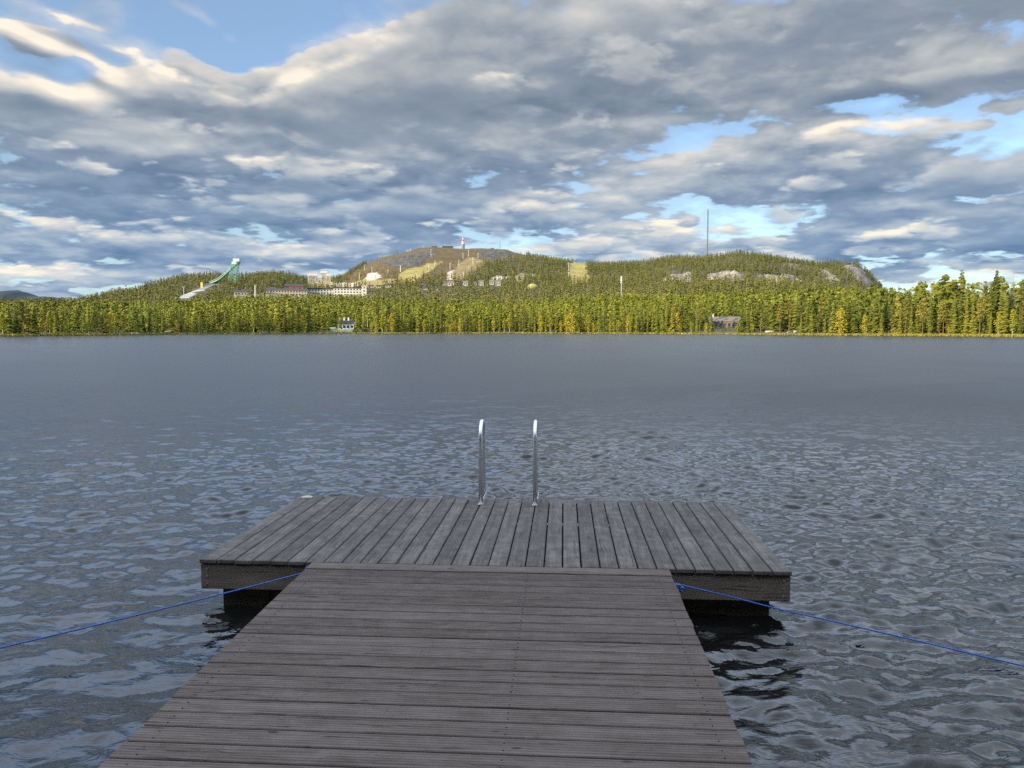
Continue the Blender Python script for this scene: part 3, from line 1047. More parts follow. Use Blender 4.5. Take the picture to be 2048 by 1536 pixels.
# pale round cap lying on the far corner of the platform
mb = MB()
c = (-1.935, 1.985, DECK)
ring = [(c[0] + 0.052 * math.cos(2 * math.pi * k / 18), c[1] + 0.052 * math.sin(2 * math.pi * k / 18)) for k in range(18)]
mb.prism(ring, DECK + 0.004, DECK + 0.012, axis='z')
ring2 = [(c[0] + 0.036 * math.cos(2 * math.pi * k / 18), c[1] + 0.036 * math.sin(2 * math.pi * k / 18)) for k in range(18)]
mb.prism(ring2, DECK + 0.0125, DECK + 0.017, axis='z')
o = mb.build('deck_cap', flat('pale worn plastic', (0.42, 0.40, 0.36), 0.5))
o.location, o.rotation_euler = dock_pt(0, 0, 0), (0, 0, DOCK_RZ)
tag(o, 'small pale round cap set into the far left corner of the platform', 'cap')
# @@END_DOCK


# ------------------------------------------------------------------ trees
def quads_to(V):
    n = len(V) // 4
    return np.arange(n * 4).reshape(n, 4)


def trunk_np(h, r, n=5, lean=0.0):
    V, F_ = [], []
    for k, t in enumerate((0, 0.35, 0.75, 1.0)):
        rr = r * (1 - 0.92 * t)
        for q in range(n):
            a = 2 * math.pi * q / n
            V.append((rr * math.cos(a) + lean * t * t, rr * math.sin(a), h * t))
    for k in range(3):
        for q in range(n):
            F_.append((k * n + q, k * n + (q + 1) % n, k * n + n + (q + 1) % n, k * n + n + q))
    return np.array(V), np.array(F_)


def spruce_crown(h, r, lev, nb, z0=0.06, rg=rng, pw=0.85, droop=0.55, ragged=0.3):
    """Drooping branch sprays in uneven whorls; each is one kinked leaf-shaped face pair."""
    out = []
    for i in range(lev):
        t = (i + rg.uniform(-0.3, 0.3)) / lev
        z = h * (z0 + (0.99 - z0) * max(t, 0))
        rad = r * (1 - max(t, 0)) ** pw + 0.10 * r
        k = max(3, int(round(nb * (1 - 0.55 * t))))
        a0 = rg.uniform(0, 6.28)
        for j in range(k):
            a = a0 + 2 * math.pi * j / k + rg.uniform(-0.35, 0.35)
            L = rad * rg.uniform(1 - ragged - 0.15, 1 + ragged)
            w = (0.30 + 0.28 * L) * rg.uniform(0.7, 1.3) * (1.0 if lev > 12 else 1.7 if lev > 6 else 2.2)
            c, s = math.cos(a), math.sin(a)
            dr = L * droop * rg.uniform(0.6, 1.4)
            tw = rg.uniform(-0.35, 0.35) * w
            zt = z + 0.10 * h / lev
            p0 = (0.02 * c, 0.02 * s, zt + 0.25 * h / lev)
            pm = 0.58 * L
            zl = z - dr * 0.45
            p1 = (pm * c - w * s, pm * s + w * c, zl + tw - 0.18 * w)
            p3 = (pm * c + w * s, pm * s - w * c, zl - tw - 0.18 * w)
            p2 = (L * c, L * s, z - dr)
            out += [p0, p1, p2, p3]
    return np.array(out)


def leaf_cloud(centres, radii, per, size, rg=rng, flat_=0.8):
    """Small leaf clumps scattered through a set of overlapping puffs, mostly near their surfaces."""
    out = []
    for c, rr in zip(centres, radii):
        for _ in range(per):
            d_ = rg.normal(0, 1, 3)
            d_ /= np.linalg.norm(d_)
            p = np.array(c) + d_ * np.array(rr) * rg.uniform(0.45, 1.05)
            nrm = d_ + rg.normal(0, 0.55, 3)
            nrm /= np.linalg.norm(nrm)
            u = np.cross(nrm, rg.normal(0, 1, 3))
            u /= np.linalg.norm(u)
            w = np.cross(nrm, u)
            s = size * rg.uniform(0.6, 1.35)
            u, w = u * s, w * s * flat_
            out += [p - u * 0.9, p - w * 0.75 + nrm * s * .12, p + u, p + w * 0.75]
    return np.array(out)


def pine_crown(h, w, n=9, per=34, size=0.42, rg=rng):
    C, Rr = [], []
    for k in range(n):
        t = (k + 0.5) / n
        z = h * (0.42 + 0.56 * t)
        off = w * (1 - 0.75 * t ** 1.6) * rg.uniform(0.25, 0.75)
        a = k * 2.4 + rg.uniform(-0.6, 0.6)
        s = w * (0.62 - 0.28 * t) * rg.uniform(0.8, 1.2)
        C.append((off * math.cos(a), off * math.sin(a), z - 0.2))
        Rr.append((s, s, s * 0.62))
    C.append((0, 0, h * 0.95)); Rr.append((w * 0.28, w * 0.28, h * 0.055))
    return leaf_cloud(C, Rr, per, size, rg)


def birch_crown(h, w, n=11, per=34, size=0.34, z0=0.22, rg=rng):
    C, Rr = [], []
    for k in range(n):
        t = (k + 0.5) / n
        z = h * (z0 + (0.95 - z0) * t)
        env = w * math.sin(math.pi * (0.12 + 0.83 * t)) ** 0.8
        a = k * 2.4 + rg.uniform(-0.6, 0.6)
        off = env * rg.uniform(0.15, 0.65)
        s = (0.35 * w + 0.35 * env) * rg.uniform(0.75, 1.2)
        C.append((off * math.cos(a), off * math.sin(a), z))
        Rr.append((s, s, s * 1.05))
    return leaf_cloud(C, Rr, per, size, rg)


def foliage(name, stops, attr_tint=False):
    m, gg, bs = mat(name, 0.75)
    bs.inputs['Specular IOR Level'].default_value = 0.2
    if attr_tint:
        r_ = gg.attr('tint')
    else:
        nd = gg.n.new('ShaderNodeObjectInfo')
        r_ = nd.outputs['Random']
    n = gg.noise(gg.pos(), 0.9 if not attr_tint else 0.45, 3, 0.6)
    f = gg.m('ADD', gg.m('MULTIPLY', r_, 0.68), gg.m('MULTIPLY', n, 0.42))
    gg._set(bs.inputs['Base Color'], gg.ramp(f, stops))
    return m


M_spruce = foliage('spruce needles', [(0.12, (0.058, 0.075, 0.013)), (0.5, (0.134, 0.146, 0.018)), (0.95, (0.225, 0.208, 0.025))])
M_pine = foliage('pine needles', [(0.12, (0.085, 0.092, 0.017)), (0.5, (0.145, 0.140, 0.023)), (0.95, (0.225, 0.185, 0.032))])
M_birch = foliage('turning birch leaves', [(0.12, (0.130, 0.160, 0.013)), (0.5, (0.250, 0.245, 0.017)), (0.95, (0.370, 0.280, 0.019))])
M_bark = flat('grey spruce bark', (0.12, 0.09, 0.065), 0.9, scale=4, var=0.35)
M_pbark = flat('orange pine bark', (0.17, 0.095, 0.050), 0.9, scale=4, var=0.35)
M_bbark = flat('white birch bark', (0.50, 0.46, 0.40), 0.8, scale=6, var=0.45)

PROTO = {}


def proto_mesh(key, V, Fq, m, smooth=False):
    o = mesh_np(key, V, Fq, m, smooth=smooth)
    me = o.data
    bpy.data.objects.remove(o)
    return me


def make_protos():
    rg = np.random.default_rng(77)
    for i in range(7):
        h = 16.0
        rr = (1.7, 2.1, 1.4, 2.4, 1.9, 1.25, 2.7)[i]
        V = spruce_crown(h, rr, 30 + 3 * (i % 3), 9, 0.05 + 0.03 * (i % 3), rg, pw=(0.85, 0.7, 0.9, 0.75, 1.0, 0.6, 0.8)[i])
        tv, tf = trunk_np(h * 0.97, 0.19)
        PROTO['spruce', i] = (proto_mesh('crown', V, quads_to(V), M_spruce), proto_mesh('trunk', tv, tf, M_bark), h)
    for i in range(5):
        h = 15.0
        V = pine_crown(h, (2.3, 2.8, 2.0, 2.5, 3.1)[i], 10 + i, 36, 0.40, rg)
        tv, tf = trunk_np(h * 0.95, 0.2, 6, rg.uniform(-0.4, 0.4))
        PROTO['pine', i] = (proto_mesh('crown', V, quads_to(V), M_pine), proto_mesh('trunk', tv, tf, M_pbark), h)
    for i in range(5):
        h = 9.0
        V = birch_crown(h, (1.7, 2.1, 1.4, 2.4, 1.9)[i], 11 + i, 34, 0.30, (0.2, 0.12, 0.28, 0.10, 0.2)[i], rg)
        tv, tf = trunk_np(h * 0.93, 0.12, 5, rg.uniform(-0.3, 0.3))
        PROTO['birch', i] = (proto_mesh('crown', V, quads_to(V), M_birch), proto_mesh('trunk', tv, tf, M_bbark), h)
    # the skyline veterans on the right
    V = spruce_crown(23.0, 1.5, 34, 7, 0.22, rg, pw=0.35, droop=0.5, ragged=0.5)
    tv, tf = trunk_np(22.8, 0.24)
    PROTO['spruce', 'ragged'] = (proto_mesh('crown', V, quads_to(V), M_spruce), proto_mesh('trunk', tv, tf, M_bark), 23.0)
    V = spruce_crown(23.0, 2.6, 44, 12, 0.06, rg, pw=0.62, droop=0.7, ragged=0.35)
    PROTO['spruce', 'bushy'] = (proto_mesh('crown', V, quads_to(V), M_spruce), proto_mesh('trunk', tv, tf, M_bark), 23.0)
    V = np.concatenate([spruce_crown(20.0, 0.9, 16, 4, 0.45, rg, pw=0.3, droop=0.25, ragged=0.6)[: 4 * 26]])
    tv, tf = trunk_np(20.0, 0.2)
    PROTO['spruce', 'dead'] = (proto_mesh('crown', V, quads_to(V), M_bark), proto_mesh('trunk', tv, tf, M_bark), 20.0)


make_protos()
N_TREE = {'spruce': 7, 'pine': 5, 'birch': 5}


def plant(kind, variant, p, h, label, rz, wide=1.0):
    crown, trunk, h0 = PROTO[kind, variant]
    t = thing({'spruce': 'spruce_tree', 'pine': 'pine_tree', 'birch': 'birch_tree'}[kind], label, 'tree', (p[0], p[1], p[2] - 0.15), rz, {'spruce': 'spruces along the far shore', 'pine': 'pines along the far shore', 'birch': 'birches along the far shore'}[kind])
    s = h / h0
    for nm, me in (('crown', crown), ('trunk', trunk)):
        o = bpy.data.objects.new(nm, me)
        COL.objects.link(o)
        o.parent = t
    t.scale = (s * wide, s * wide, s)
    return t


# landmarks along the far shore, by which single trees can be told
MARKS = [(0, 'the left photo edge'), (268, 'the pale stranded boat'), (694, 'the white shore house'), (1347, 'the small white skiff'), (1450, 'the brown lodge'), (1580, 'the tilted white boat'), (1836, 'the yellow-green boat'), (2048, 'the right photo edge')]
SEEN = {}


def ordinal(n):
    return '%d%s' % (n, 'th' if 10 <= n % 100 <= 20 else {1: 'st', 2: 'nd', 3: 'rd'}.get(n % 10, 'th'))


def shore_trees():
    rg = np.random.default_rng(4)
    spec = []
    # front row: what stands at the water's edge; dark gaps where the wood opens
    px = -6.0
    while px < 2030:
        if vnoise(np.array(px / 46.0), np.array(3.5), 44) > 0.72 and rg.random() < 0.6:
            px += rg.uniform(6, 16)
        step = rg.uniform(8.0, 13.5) * (1.25 if px < 360 or px > 1550 else 0.95)
        px += step
        r = float(shore_r(np.array(math.atan((px - 1024) / F)))) + rg.uniform(5, 10)
        if 622 < px < 740 or 1500 < px < 1560 or 1568 < px < 1598 or 1425 < px < 1470:
            if rg.random() < 0.85:
                continue
        u = rg.random()
        if px < 400:
            kind = 'birch' if u < 0.42 else 'pine' if u < 0.72 else 'spruce'
        elif px < 1380:
            kind = 'birch' if u < 0.48 else 'pine' if u < 0.54 else 'spruce'
        else:
            kind = 'birch' if u < 0.20 else 'pine' if u < 0.30 else 'spruce'
        h = {'birch': rg.uniform(5.0, 11.5), 'pine': rg.uniform(8, 13.5), 'spruce': rg.uniform(8, 15)}[kind]
        h *= 0.82 if px < 500 else 1.12 if px < 1380 else 1.02
        spec.append([px, r, kind, int(rg.integers(N_TREE[kind])), h, 'front', rg.uniform(0, 6.28), rg.uniform(0.85, 1.15)])
    # second row, taller, standing back in the wood
    px = -4.0
    while px < 2022 and len(spec) < 292:
        px += rg.uniform(13, 25)
        if 625 < px < 745 or 1415 < px < 1482:
            continue
        r = float(shore_r(np.array(math.atan((px - 1024) / F)))) + rg.uniform(13, 22)
        kind = 'spruce' if rg.random() < 0.68 else 'pine'
        h = rg.uniform(12, 17.5) * (0.76 if px < 500 else 1.06 if px < 1380 else 1.05)
        spec.append([px, r, kind, int(rg.integers(N_TREE[kind])), h, 'back', rg.uniform(0, 6.28), rg.uniform(0.85, 1.15)])
    for (px, top, v, lab) in [(1918, 537, 'ragged', 'tallest ragged spruce with a bare lower stem rising above the right skyline'), (1987, 538, 'bushy', 'broad dense dark spruce towering over the wood on the right skyline'),
                              (1961, 551, 'dead', 'thin half-dead spruce between the two tall skyline spruces'), (2020, 547, 'dead', 'thin bare spruce top to the right of the broad dense skyline spruce'), (2044, 543, 'dead', 'bare spire of a dead spruce at the right photo edge')]:
        r = float(shore_r(np.array(math.atan((px - 1024) / F)))) + 30
        p = at_range(px, r)
        h = (HOR - top) / F * p.y + CAM_Z - p.z
        plant('spruce', v, p, h, lab, 0.3)
    spec.sort(key=lambda s: s[0])
    look = {'birch': 'yellow-green birch', 'pine': 'rounded pine', 'spruce': 'pointed spruce'}
    counts = {}
    for s in spec:
        px, r, kind, v, h, row, rz, wd = s
        k = max(i for i, mk in enumerate(MARKS) if mk[0] <= max(px, 0))
        key = (kind, row, k)
        counts[key] = counts.get(key, 0) + 1
        s.append((key, counts[key]))
    for px, r, kind, v, h, row, rz, wd, (key, n) in spec:
        k = key[2]
        big = {'birch': (7.2, 9.6), 'pine': (10, 13), 'spruce': (11, 14)}[kind]
        size = 'low ' if h < big[0] else 'tall ' if h > big[1] else 'mid-height '
        where = 'at the water edge' if row == 'front' else 'in the second row'
        lab = '%s%s %s, %s such %s right of %s' % (size, look[kind], where, ordinal(n), kind, MARKS[k][1])
        plant(kind, v, at_range(px, r), h, lab, rz, wd)


shore_trees()


# the wood behind, one mass: near lowland trees, then the slopes of the fell
CLEAR = []          # (px0, px1, lowest row trees in front may reach, range of the thing kept in view)


def scatter(r_lo, r_hi, space, name, protos, hmul, seed):
    rg = np.random.default_rng(seed)
    half = math.atan(1024 / F) * 1.10
    # jittered grid in the plane
    xs = np.arange(-r_hi * math.sin(half), r_hi * math.sin(half), space)
    ys = np.arange(120, r_hi, space)
    X, Y = np.meshgrid(xs, ys)
    X = (X + rg.uniform(-0.48, 0.48, X.shape) * space).ravel()
    Y = (Y + rg.uniform(-0.48, 0.48, Y.shape) * space).ravel()
    rr, aa = np.hypot(X, Y), np.arctan2(X, Y)
    k = (np.abs(aa) < half) & (rr < r_hi) & (rr > r_lo) & (rr > shore_r(aa) + 17 + 26 * sstep(vnoise(aa * 62, aa * 0 + 1.5, 23), 0.55, 0.8))
    X, Y, rr, aa = X[k], Y[k], rr[k], aa[k]
    rc = np.interp(px_of(aa), *zip(*CREST))
    k = rr < rc + 60
    X, Y, rr, aa, rc = X[k], Y[k], rr[k], aa[k], rc[k]
    Z = land(aa, rr)
    px, py = proj(X, Y, Z)
    keep = np.ones(len(X))
    wx = (fbm(X / 14, Y / 14, 3, 31) - 0.5) * 16
    wy = (fbm(X / 14, Y / 14, 3, 41) - 0.5) * 6
    hh = np.ones(len(X))
    for (nm, poly, c, dn) in ZONES:
        ins = in_poly(px + wx, py + wy, poly)
        keep = np.where(ins, dn * (1.0 if nm != 'heath' else (0.3 + 1.4 * sstep(py, 525, 560))), keep)
        hh = np.where(ins & (dn > 0), 0.6, hh)
    keep = np.where((px > 733) & (px < 1052) & (py < np.interp(px, [733, 800, 850, 960, 1052], [545, 522, 516, 520, 516])), np.minimum(keep, 0.02), keep)
    dens = 0.80 + 0.35 * (fbm(X / 60, Y / 60, 3, 61) - 0.5) * 2
    k = rg.random(len(X)) < keep * np.clip(dens, 0.3, 1.0)
    X, Y, Z, rr, aa, px, py, hh, rc = X[k], Y[k], Z[k], rr[k], aa[k], px[k], py[k], hh[k], rc[k]
    t = np.clip((rr - 500) / (rc - 500), 0, 1)
    H = hh * hmul * rg.uniform(0.58, 1.28, len(X)) * (1 - 0.42 * t) * (0.82 + 0.36 * fbm(X / 90, Y / 90, 2, 71)) * np.where(rr < 760, np.interp(px, [0, 350, 600, 1500, 1800], [0.74, 0.80, 1.0, 1.0, 1.05]), 1.0)
    # young growth in front of what stands in a clearing
    ok = np.ones(len(X), bool)
    for (c0, c1, row, rng_) in CLEAR:
        zmax = CAM_Z + (HOR - row) / F * Y
        inn = (px > c0) & (px < c1) & (rr < rng_)
        lim = zmax - Z
        H = np.where(inn & (H > lim), lim * rg.uniform(0.75, 1.0, len(X)), H)
        ok &= ~(inn & (lim < 2.0)) & ~((px > c0) & (px < c1) & (np.abs(rr - rng_) < 14))
    ok &= H > 1.5
    X, Y, Z, H, rr, px = X[ok], Y[ok], Z[ok], H[ok], rr[ok], px[ok]
    n = len(X)
    kind = rg.integers(0, len(protos), n)
    rot = rg.uniform(0, 6.28, n)
    # stands differ: brighter young wood towards the middle of the low ground
    tint = np.clip(rg.normal(0.40, 0.20, n) + np.interp(px, [0, 300, 900, 1250, 1600, 2048], [0.0, 0.0, 0.10, 0.08, -0.12, -0.20]) + (0.30 * (1 - sstep(rr, 760, 1200)) if r_lo > 500 else -0.12 * sstep(rr, 520, 760)) + 0.6 * (fbm(X / 120, Y / 120, 3, 81) - 0.5), 0, 1)
    Vs, Ts = [], []
    wide = rg.uniform(0.85, 1.2, n)
    for j, (PV, h0) in enumerate(protos):
        q = np.nonzero(kind == j)[0]
        if not len(q):
            continue
        s = (H[q] / h0)[:, None]
        c, sn = np.cos(rot[q])[:, None], np.sin(rot[q])[:, None]
        vx = (PV[None, :, 0] * c - PV[None, :, 1] * sn) * s * wide[q][:, None] + X[q][:, None]
        vy = (PV[None, :, 0] * sn + PV[None, :, 1] * c) * s * wide[q][:, None] + Y[q][:, None]
        vz = PV[None, :, 2] * s + Z[q][:, None]
        Vs.append(np.stack([vx, vy, vz], -1).reshape(-1, 3))
        Ts.append(np.repeat(tint[q], PV.shape[0]))
    V = np.concatenate(Vs)
    o = mesh_np(name, V, quads_to(V), None, attrs={'tint': np.concatenate(Ts)})
    print(name, n, 'trees', len(V) // 4, 'faces')
    return o


# ------------------------------------------------------------------ things on the far side of the lake
M_white = flat('white painted wall', (0.56, 0.52, 0.45), 0.7)
M_lime = flat('fresh white boarding', (0.80, 0.78, 0.74), 0.6)
M_cream = flat('cream rendered wall', (0.42, 0.36, 0.25), 0.8)
M_village = flat('weathered pale wall', (0.42, 0.38, 0.30), 0.8, var=0.25, scale=0.6)
M_greybase = flat('grey concrete base', (0.22, 0.21, 0.20), 0.85)
M_redwall = flat('red ochre boarding', (0.30, 0.075, 0.045), 0.8)
M_darkroof = flat('dark felt roof', (0.045, 0.042, 0.045), 0.8)
M_greyroof = flat('grey shingle roof', (0.16, 0.135, 0.11), 0.85, var=0.25)
M_glass = flat('dark window glass', (0.045, 0.055, 0.07), 0.15)
M_timber = flat('grey log wall', (0.17, 0.135, 0.095), 0.85, var=0.3)
M_conc = flat('pale concrete', (0.40, 0.38, 0.34), 0.85)
M_teal = flat('pale green painted steel', (0.20, 0.40, 0.29), 0.6)
M_mint = flat('mint cladding', (0.42, 0.56, 0.48), 0.6)
M_galv = flat('galvanised steel', (0.46, 0.45, 0.42), 0.5, 0.2)
M_dsteel = flat('dark lattice steel', (0.13, 0.12, 0.125), 0.6, 0.2)
M_redp = flat('red aviation paint', (0.55, 0.07, 0.05), 0.6)
M_yellow = flat('yellow painted steel', (0.68, 0.46, 0.06), 0.6)
M_sand = flat('gravel landing slope', (0.50, 0.46, 0.38), 0.95, var=0.2, scale=0.2)
M_stone = flat('dark stone and timber', (0.085, 0.075, 0.065), 0.85, var=0.3)


def face(px0, px1):
    """Rotation that turns a thing's front (-y side) towards the lake at this part of the far shore."""
    return -math.atan(((px0 + px1) / 2 - 1024) / F)


def windows(parent, m, nx, x0, x1, z, w, h, y, rows=1, dz=3.0):
    me = None
    for r_ in range(rows):
        for i in range(nx):
            x = x0 + (x1 - x0) * (i + 0.5) / nx
            if me is None:
                b = MB()
                b.box((0, 0, 0), (w, 0.16, h))
                o = b.build('window', m, parent)
                me = o.data
            else:
                o = bpy.data.objects.new('window', me)
                COL.objects.link(o)
                o.parent = parent
            o.location = (x, y, z + dz * r_)


def house(name, label, cat, px0, px1, base, top, wall, roof_m, depth=10.0, roof_part=0.35, rng_=None, group=None, nwin=4, rows=1, chim=0, gable=False, flat_roof=False, chim_m=None, clear=True, ov=0.5):
    pc = (px0 + px1) / 2
    p = ground(pc, base) if rng_ is None else at_range(pc, rng_)
    k = m_per_px(p)
    Wd, Ht = (px1 - px0) * k, (base - top) * k
    # stand it so that its foot shows at the row 'base'
    zb = CAM_Z + (HOR - base) / F * p.y
    zb = min(zb, p.z + 1.0) if rng_ is None else zb
    t = thing(name, label, cat, (p.x, p.y, zb), face(px0, px1), group)
    hr = Ht * roof_part
    hw = Ht - hr
    b = MB()
    b.box((0, depth / 2, hw / 2 - 1.5), (Wd, depth, hw + 3.0))
    b.build('wall', wall, t)
    r_ = MB()
    if flat_roof:
        r_.box((0, depth / 2, hw + hr / 2 + 0.003), (Wd + 2 * ov, depth + 2 * ov, hr))
    elif gable:
        r_.prism([(-Wd / 2 - ov, hw - 0.1), (Wd / 2 + ov, hw - 0.1), (Wd / 2 + ov, hw + 0.12), (0, hw + hr), (-Wd / 2 - ov, hw + 0.12)], -ov, depth + ov)
    else:
        r_.prism([(-ov, hw + 0.004), (depth + ov, hw + 0.004), (depth + ov, hw + 0.2), (depth / 2, hw + hr), (-ov, hw + 0.2)], -Wd / 2 - ov, Wd / 2 + ov, axis='x')
    roof = r_.build('roof', roof_m, t)
    if nwin:
        hwin = min(1.7, hw / rows * 0.5)
        windows(t, M_glass, nwin, -Wd / 2 + 0.6, Wd / 2 - 0.6, hw / rows * 0.55, min(2.0, Wd / nwin * 0.55), hwin, -0.03, rows, hw / rows)
    for c in range(chim):
        cb = MB()
        x = Wd * (-0.38 + 0.26 * c)
        cb.box((x, depth * 0.45, hw + hr * 0.95 + 0.35), (0.95, 0.95, 2.5))
        cb.box((x, depth * 0.45, hw + hr * 0.95 + 1.70), (1.15, 1.15, 0.18))
        cb.build('chimney', chim_m or wall, roof)
    if clear:
        CLEAR.append((px0 - 3, px1 + 3, base - 0.30 * (base - top), math.hypot(p.x, p.y)))
    return t


# hotel village below the fell
house('timber_house', 'dark-roofed house with a red end wall, left of the slim white chimney', 'house', 469, 494, 592, 580, M_cream, M_darkroof, 12, 0.42, nwin=4)
t = house('hotel_wing', 'long cream hotel wing with a dark roof, beside the ski jump hill', 'hotel', 534, 613, 592, 577, M_cream, M_darkroof, 16, 0.30, nwin=14, rows=2)
house('hotel_gable', 'small red gabled hall rising behind the long cream hotel wing', 'hotel', 570, 606, 580, 568, M_redwall, M_darkroof, 14, 0.5, nwin=3)
house('hotel_block', 'low white hotel block with a dark flat roof, middle of the hotel row', 'hotel', 617, 676, 589, 577, M_white, M_darkroof, 16, 0.22, nwin=10, rows=2, flat_roof=True)
house('hotel_block', 'tall white hotel block at the right end of the hotel row', 'hotel', 668, 724, 593, 575, M_white, M_darkroof, 16, 0.14, nwin=9, rows=3, flat_roof=True)
house('stair_tower', 'narrow white stair tower closing the right end of the hotel row', 'tower', 724, 733, 592, 572, M_white, M_white, 10, 0.08, nwin=1, rows=3, flat_roof=True)
VIL = [(886, 893, 570, 562, 'leftmost white cottage below the pale sand strip'), (895, 908, 571, 562, 'wide white cottage just right of the leftmost cottage below the fell'), (917, 921, 570, 564, 'tiny white cottage alone between two wider cottages below the fell'),
       (926, 936, 571, 561, 'tall white house in the middle of the village below the fell'), (948, 953, 570, 562, 'narrow white house left of a similar pair below the fell'), (957, 967, 571, 560, 'white house of two heights below the right side of the fell'),
       (979, 988, 569, 559, 'white house directly under the sandy cut'), (991, 1001, 571, 560, 'rightmost white house of the village under the sandy cut')]
for (a, b_, ba, to, lab) in VIL:
    house('village_house', lab, 'house', a, b_, ba + 1.0, to + 1.0, M_village, M_greyroof, 8, 0.40, group='white houses under the fell', nwin=2, gable=(b_ - a) < 8)
for (a, b_, ba, to, lab) in [(736, 748, 576, 570, 'low cream cabin at the foot of the ski slope right of the hotels'), (752, 762, 576, 570, 'cream cabin with dark roof, second right of the hotel row'), (771, 782, 575, 569, 'pale cabin half hidden by trees below the yellow slope'), (846, 855, 580, 575, 'pale hut among trees left of the village'), (869, 876, 581, 576, 'small pale hut among trees nearest the village')]:
    house('cabin', lab, 'cabin', a, b_, ba, to, M_cream, M_darkroof, 7, 0.4, group='cabins among the trees', nwin=2)
# summit huts
house('summit_hut', 'small dark hut on the left knob of the fell top', 'hut', 865, 876, 498.5, 493.5, M_stone, M_stone, 6, 0.35, rng_=1895, nwin=2, clear=False)
house('summit_hut', 'wide dark lift station with a hipped roof, left of the radio tower', 'lift station', 886, 907, 500.5, 493, M_stone, M_darkroof, 10, 0.4, rng_=1895, nwin=4, clear=False)
house('summit_hut', 'long low dark building right of the radio tower', 'hut', 953, 970, 503.5, 498.5, M_stone, M_darkroof, 8, 0.45, rng_=1895, nwin=3, clear=False)
house('summit_hut', 'tiny dark shed beside the thin grey summit mast', 'shed', 983, 988, 503, 497.5, M_stone, M_stone, 4, 0.3, rng_=1895, nwin=0, clear=False)
# by the water
house('shore_house', 'white house with three chimneys by the far shore', 'house', 676, 709, 660, 640, M_lime, M_darkroof, 7, 0.40, nwin=4, chim=3)
house('shore_cottage', 'small cream cottage among birches left of the white shore house', 'cottage', 611, 625, 653, 640, M_cream, M_greyroof, 6, 0.45, nwin=2, gable=True)
house('boat_shed', 'little white shed by the waterline left of the white shore house', 'shed', 661, 670, 661, 655, M_white, M_white, 3, 0.35, nwin=0)
house('brown_lodge', 'long brown log lodge with a grey shingle roof among the shore trees', 'lodge', 1419, 1480, 657, 633, M_timber, M_greyroof, 9, 0.42, nwin=7, chim=1, chim_m=M_conc)


def lattice(mb, base, top, w0, w1, bays, r=0.12, n=4, taper_r=1.0):
    """Square lattice tower made of legs and cross braces."""
    base, top = np.array(base, float), np.array(top, float)
    cor = [(-1, -1), (1, -1), (1, 1), (-1, 1)]
    P_ = []
    for k in range(bays + 1):
        u = k / bays
        c = base + (top - base) * u
        w = (w0 + (w1 - w0) * u) / 2
        P_.append([c + np.array((a * w, b * w, 0)) for a, b in cor])
    for k in range(bays):
        for q in range(4):
            q2 = (q + 1) % 4
            mb.tube([P_[k][q], P_[k + 1][q]], r, n)
            mb.tube([P_[k][q], P_[k + 1][q2]], r * 0.7, n)
            mb.tube([P_[k][q2], P_[k + 1][q]], r * 0.7, n)
            mb.tube([P_[k + 1][q], P_[k + 1][q2]], r * 0.8, n)


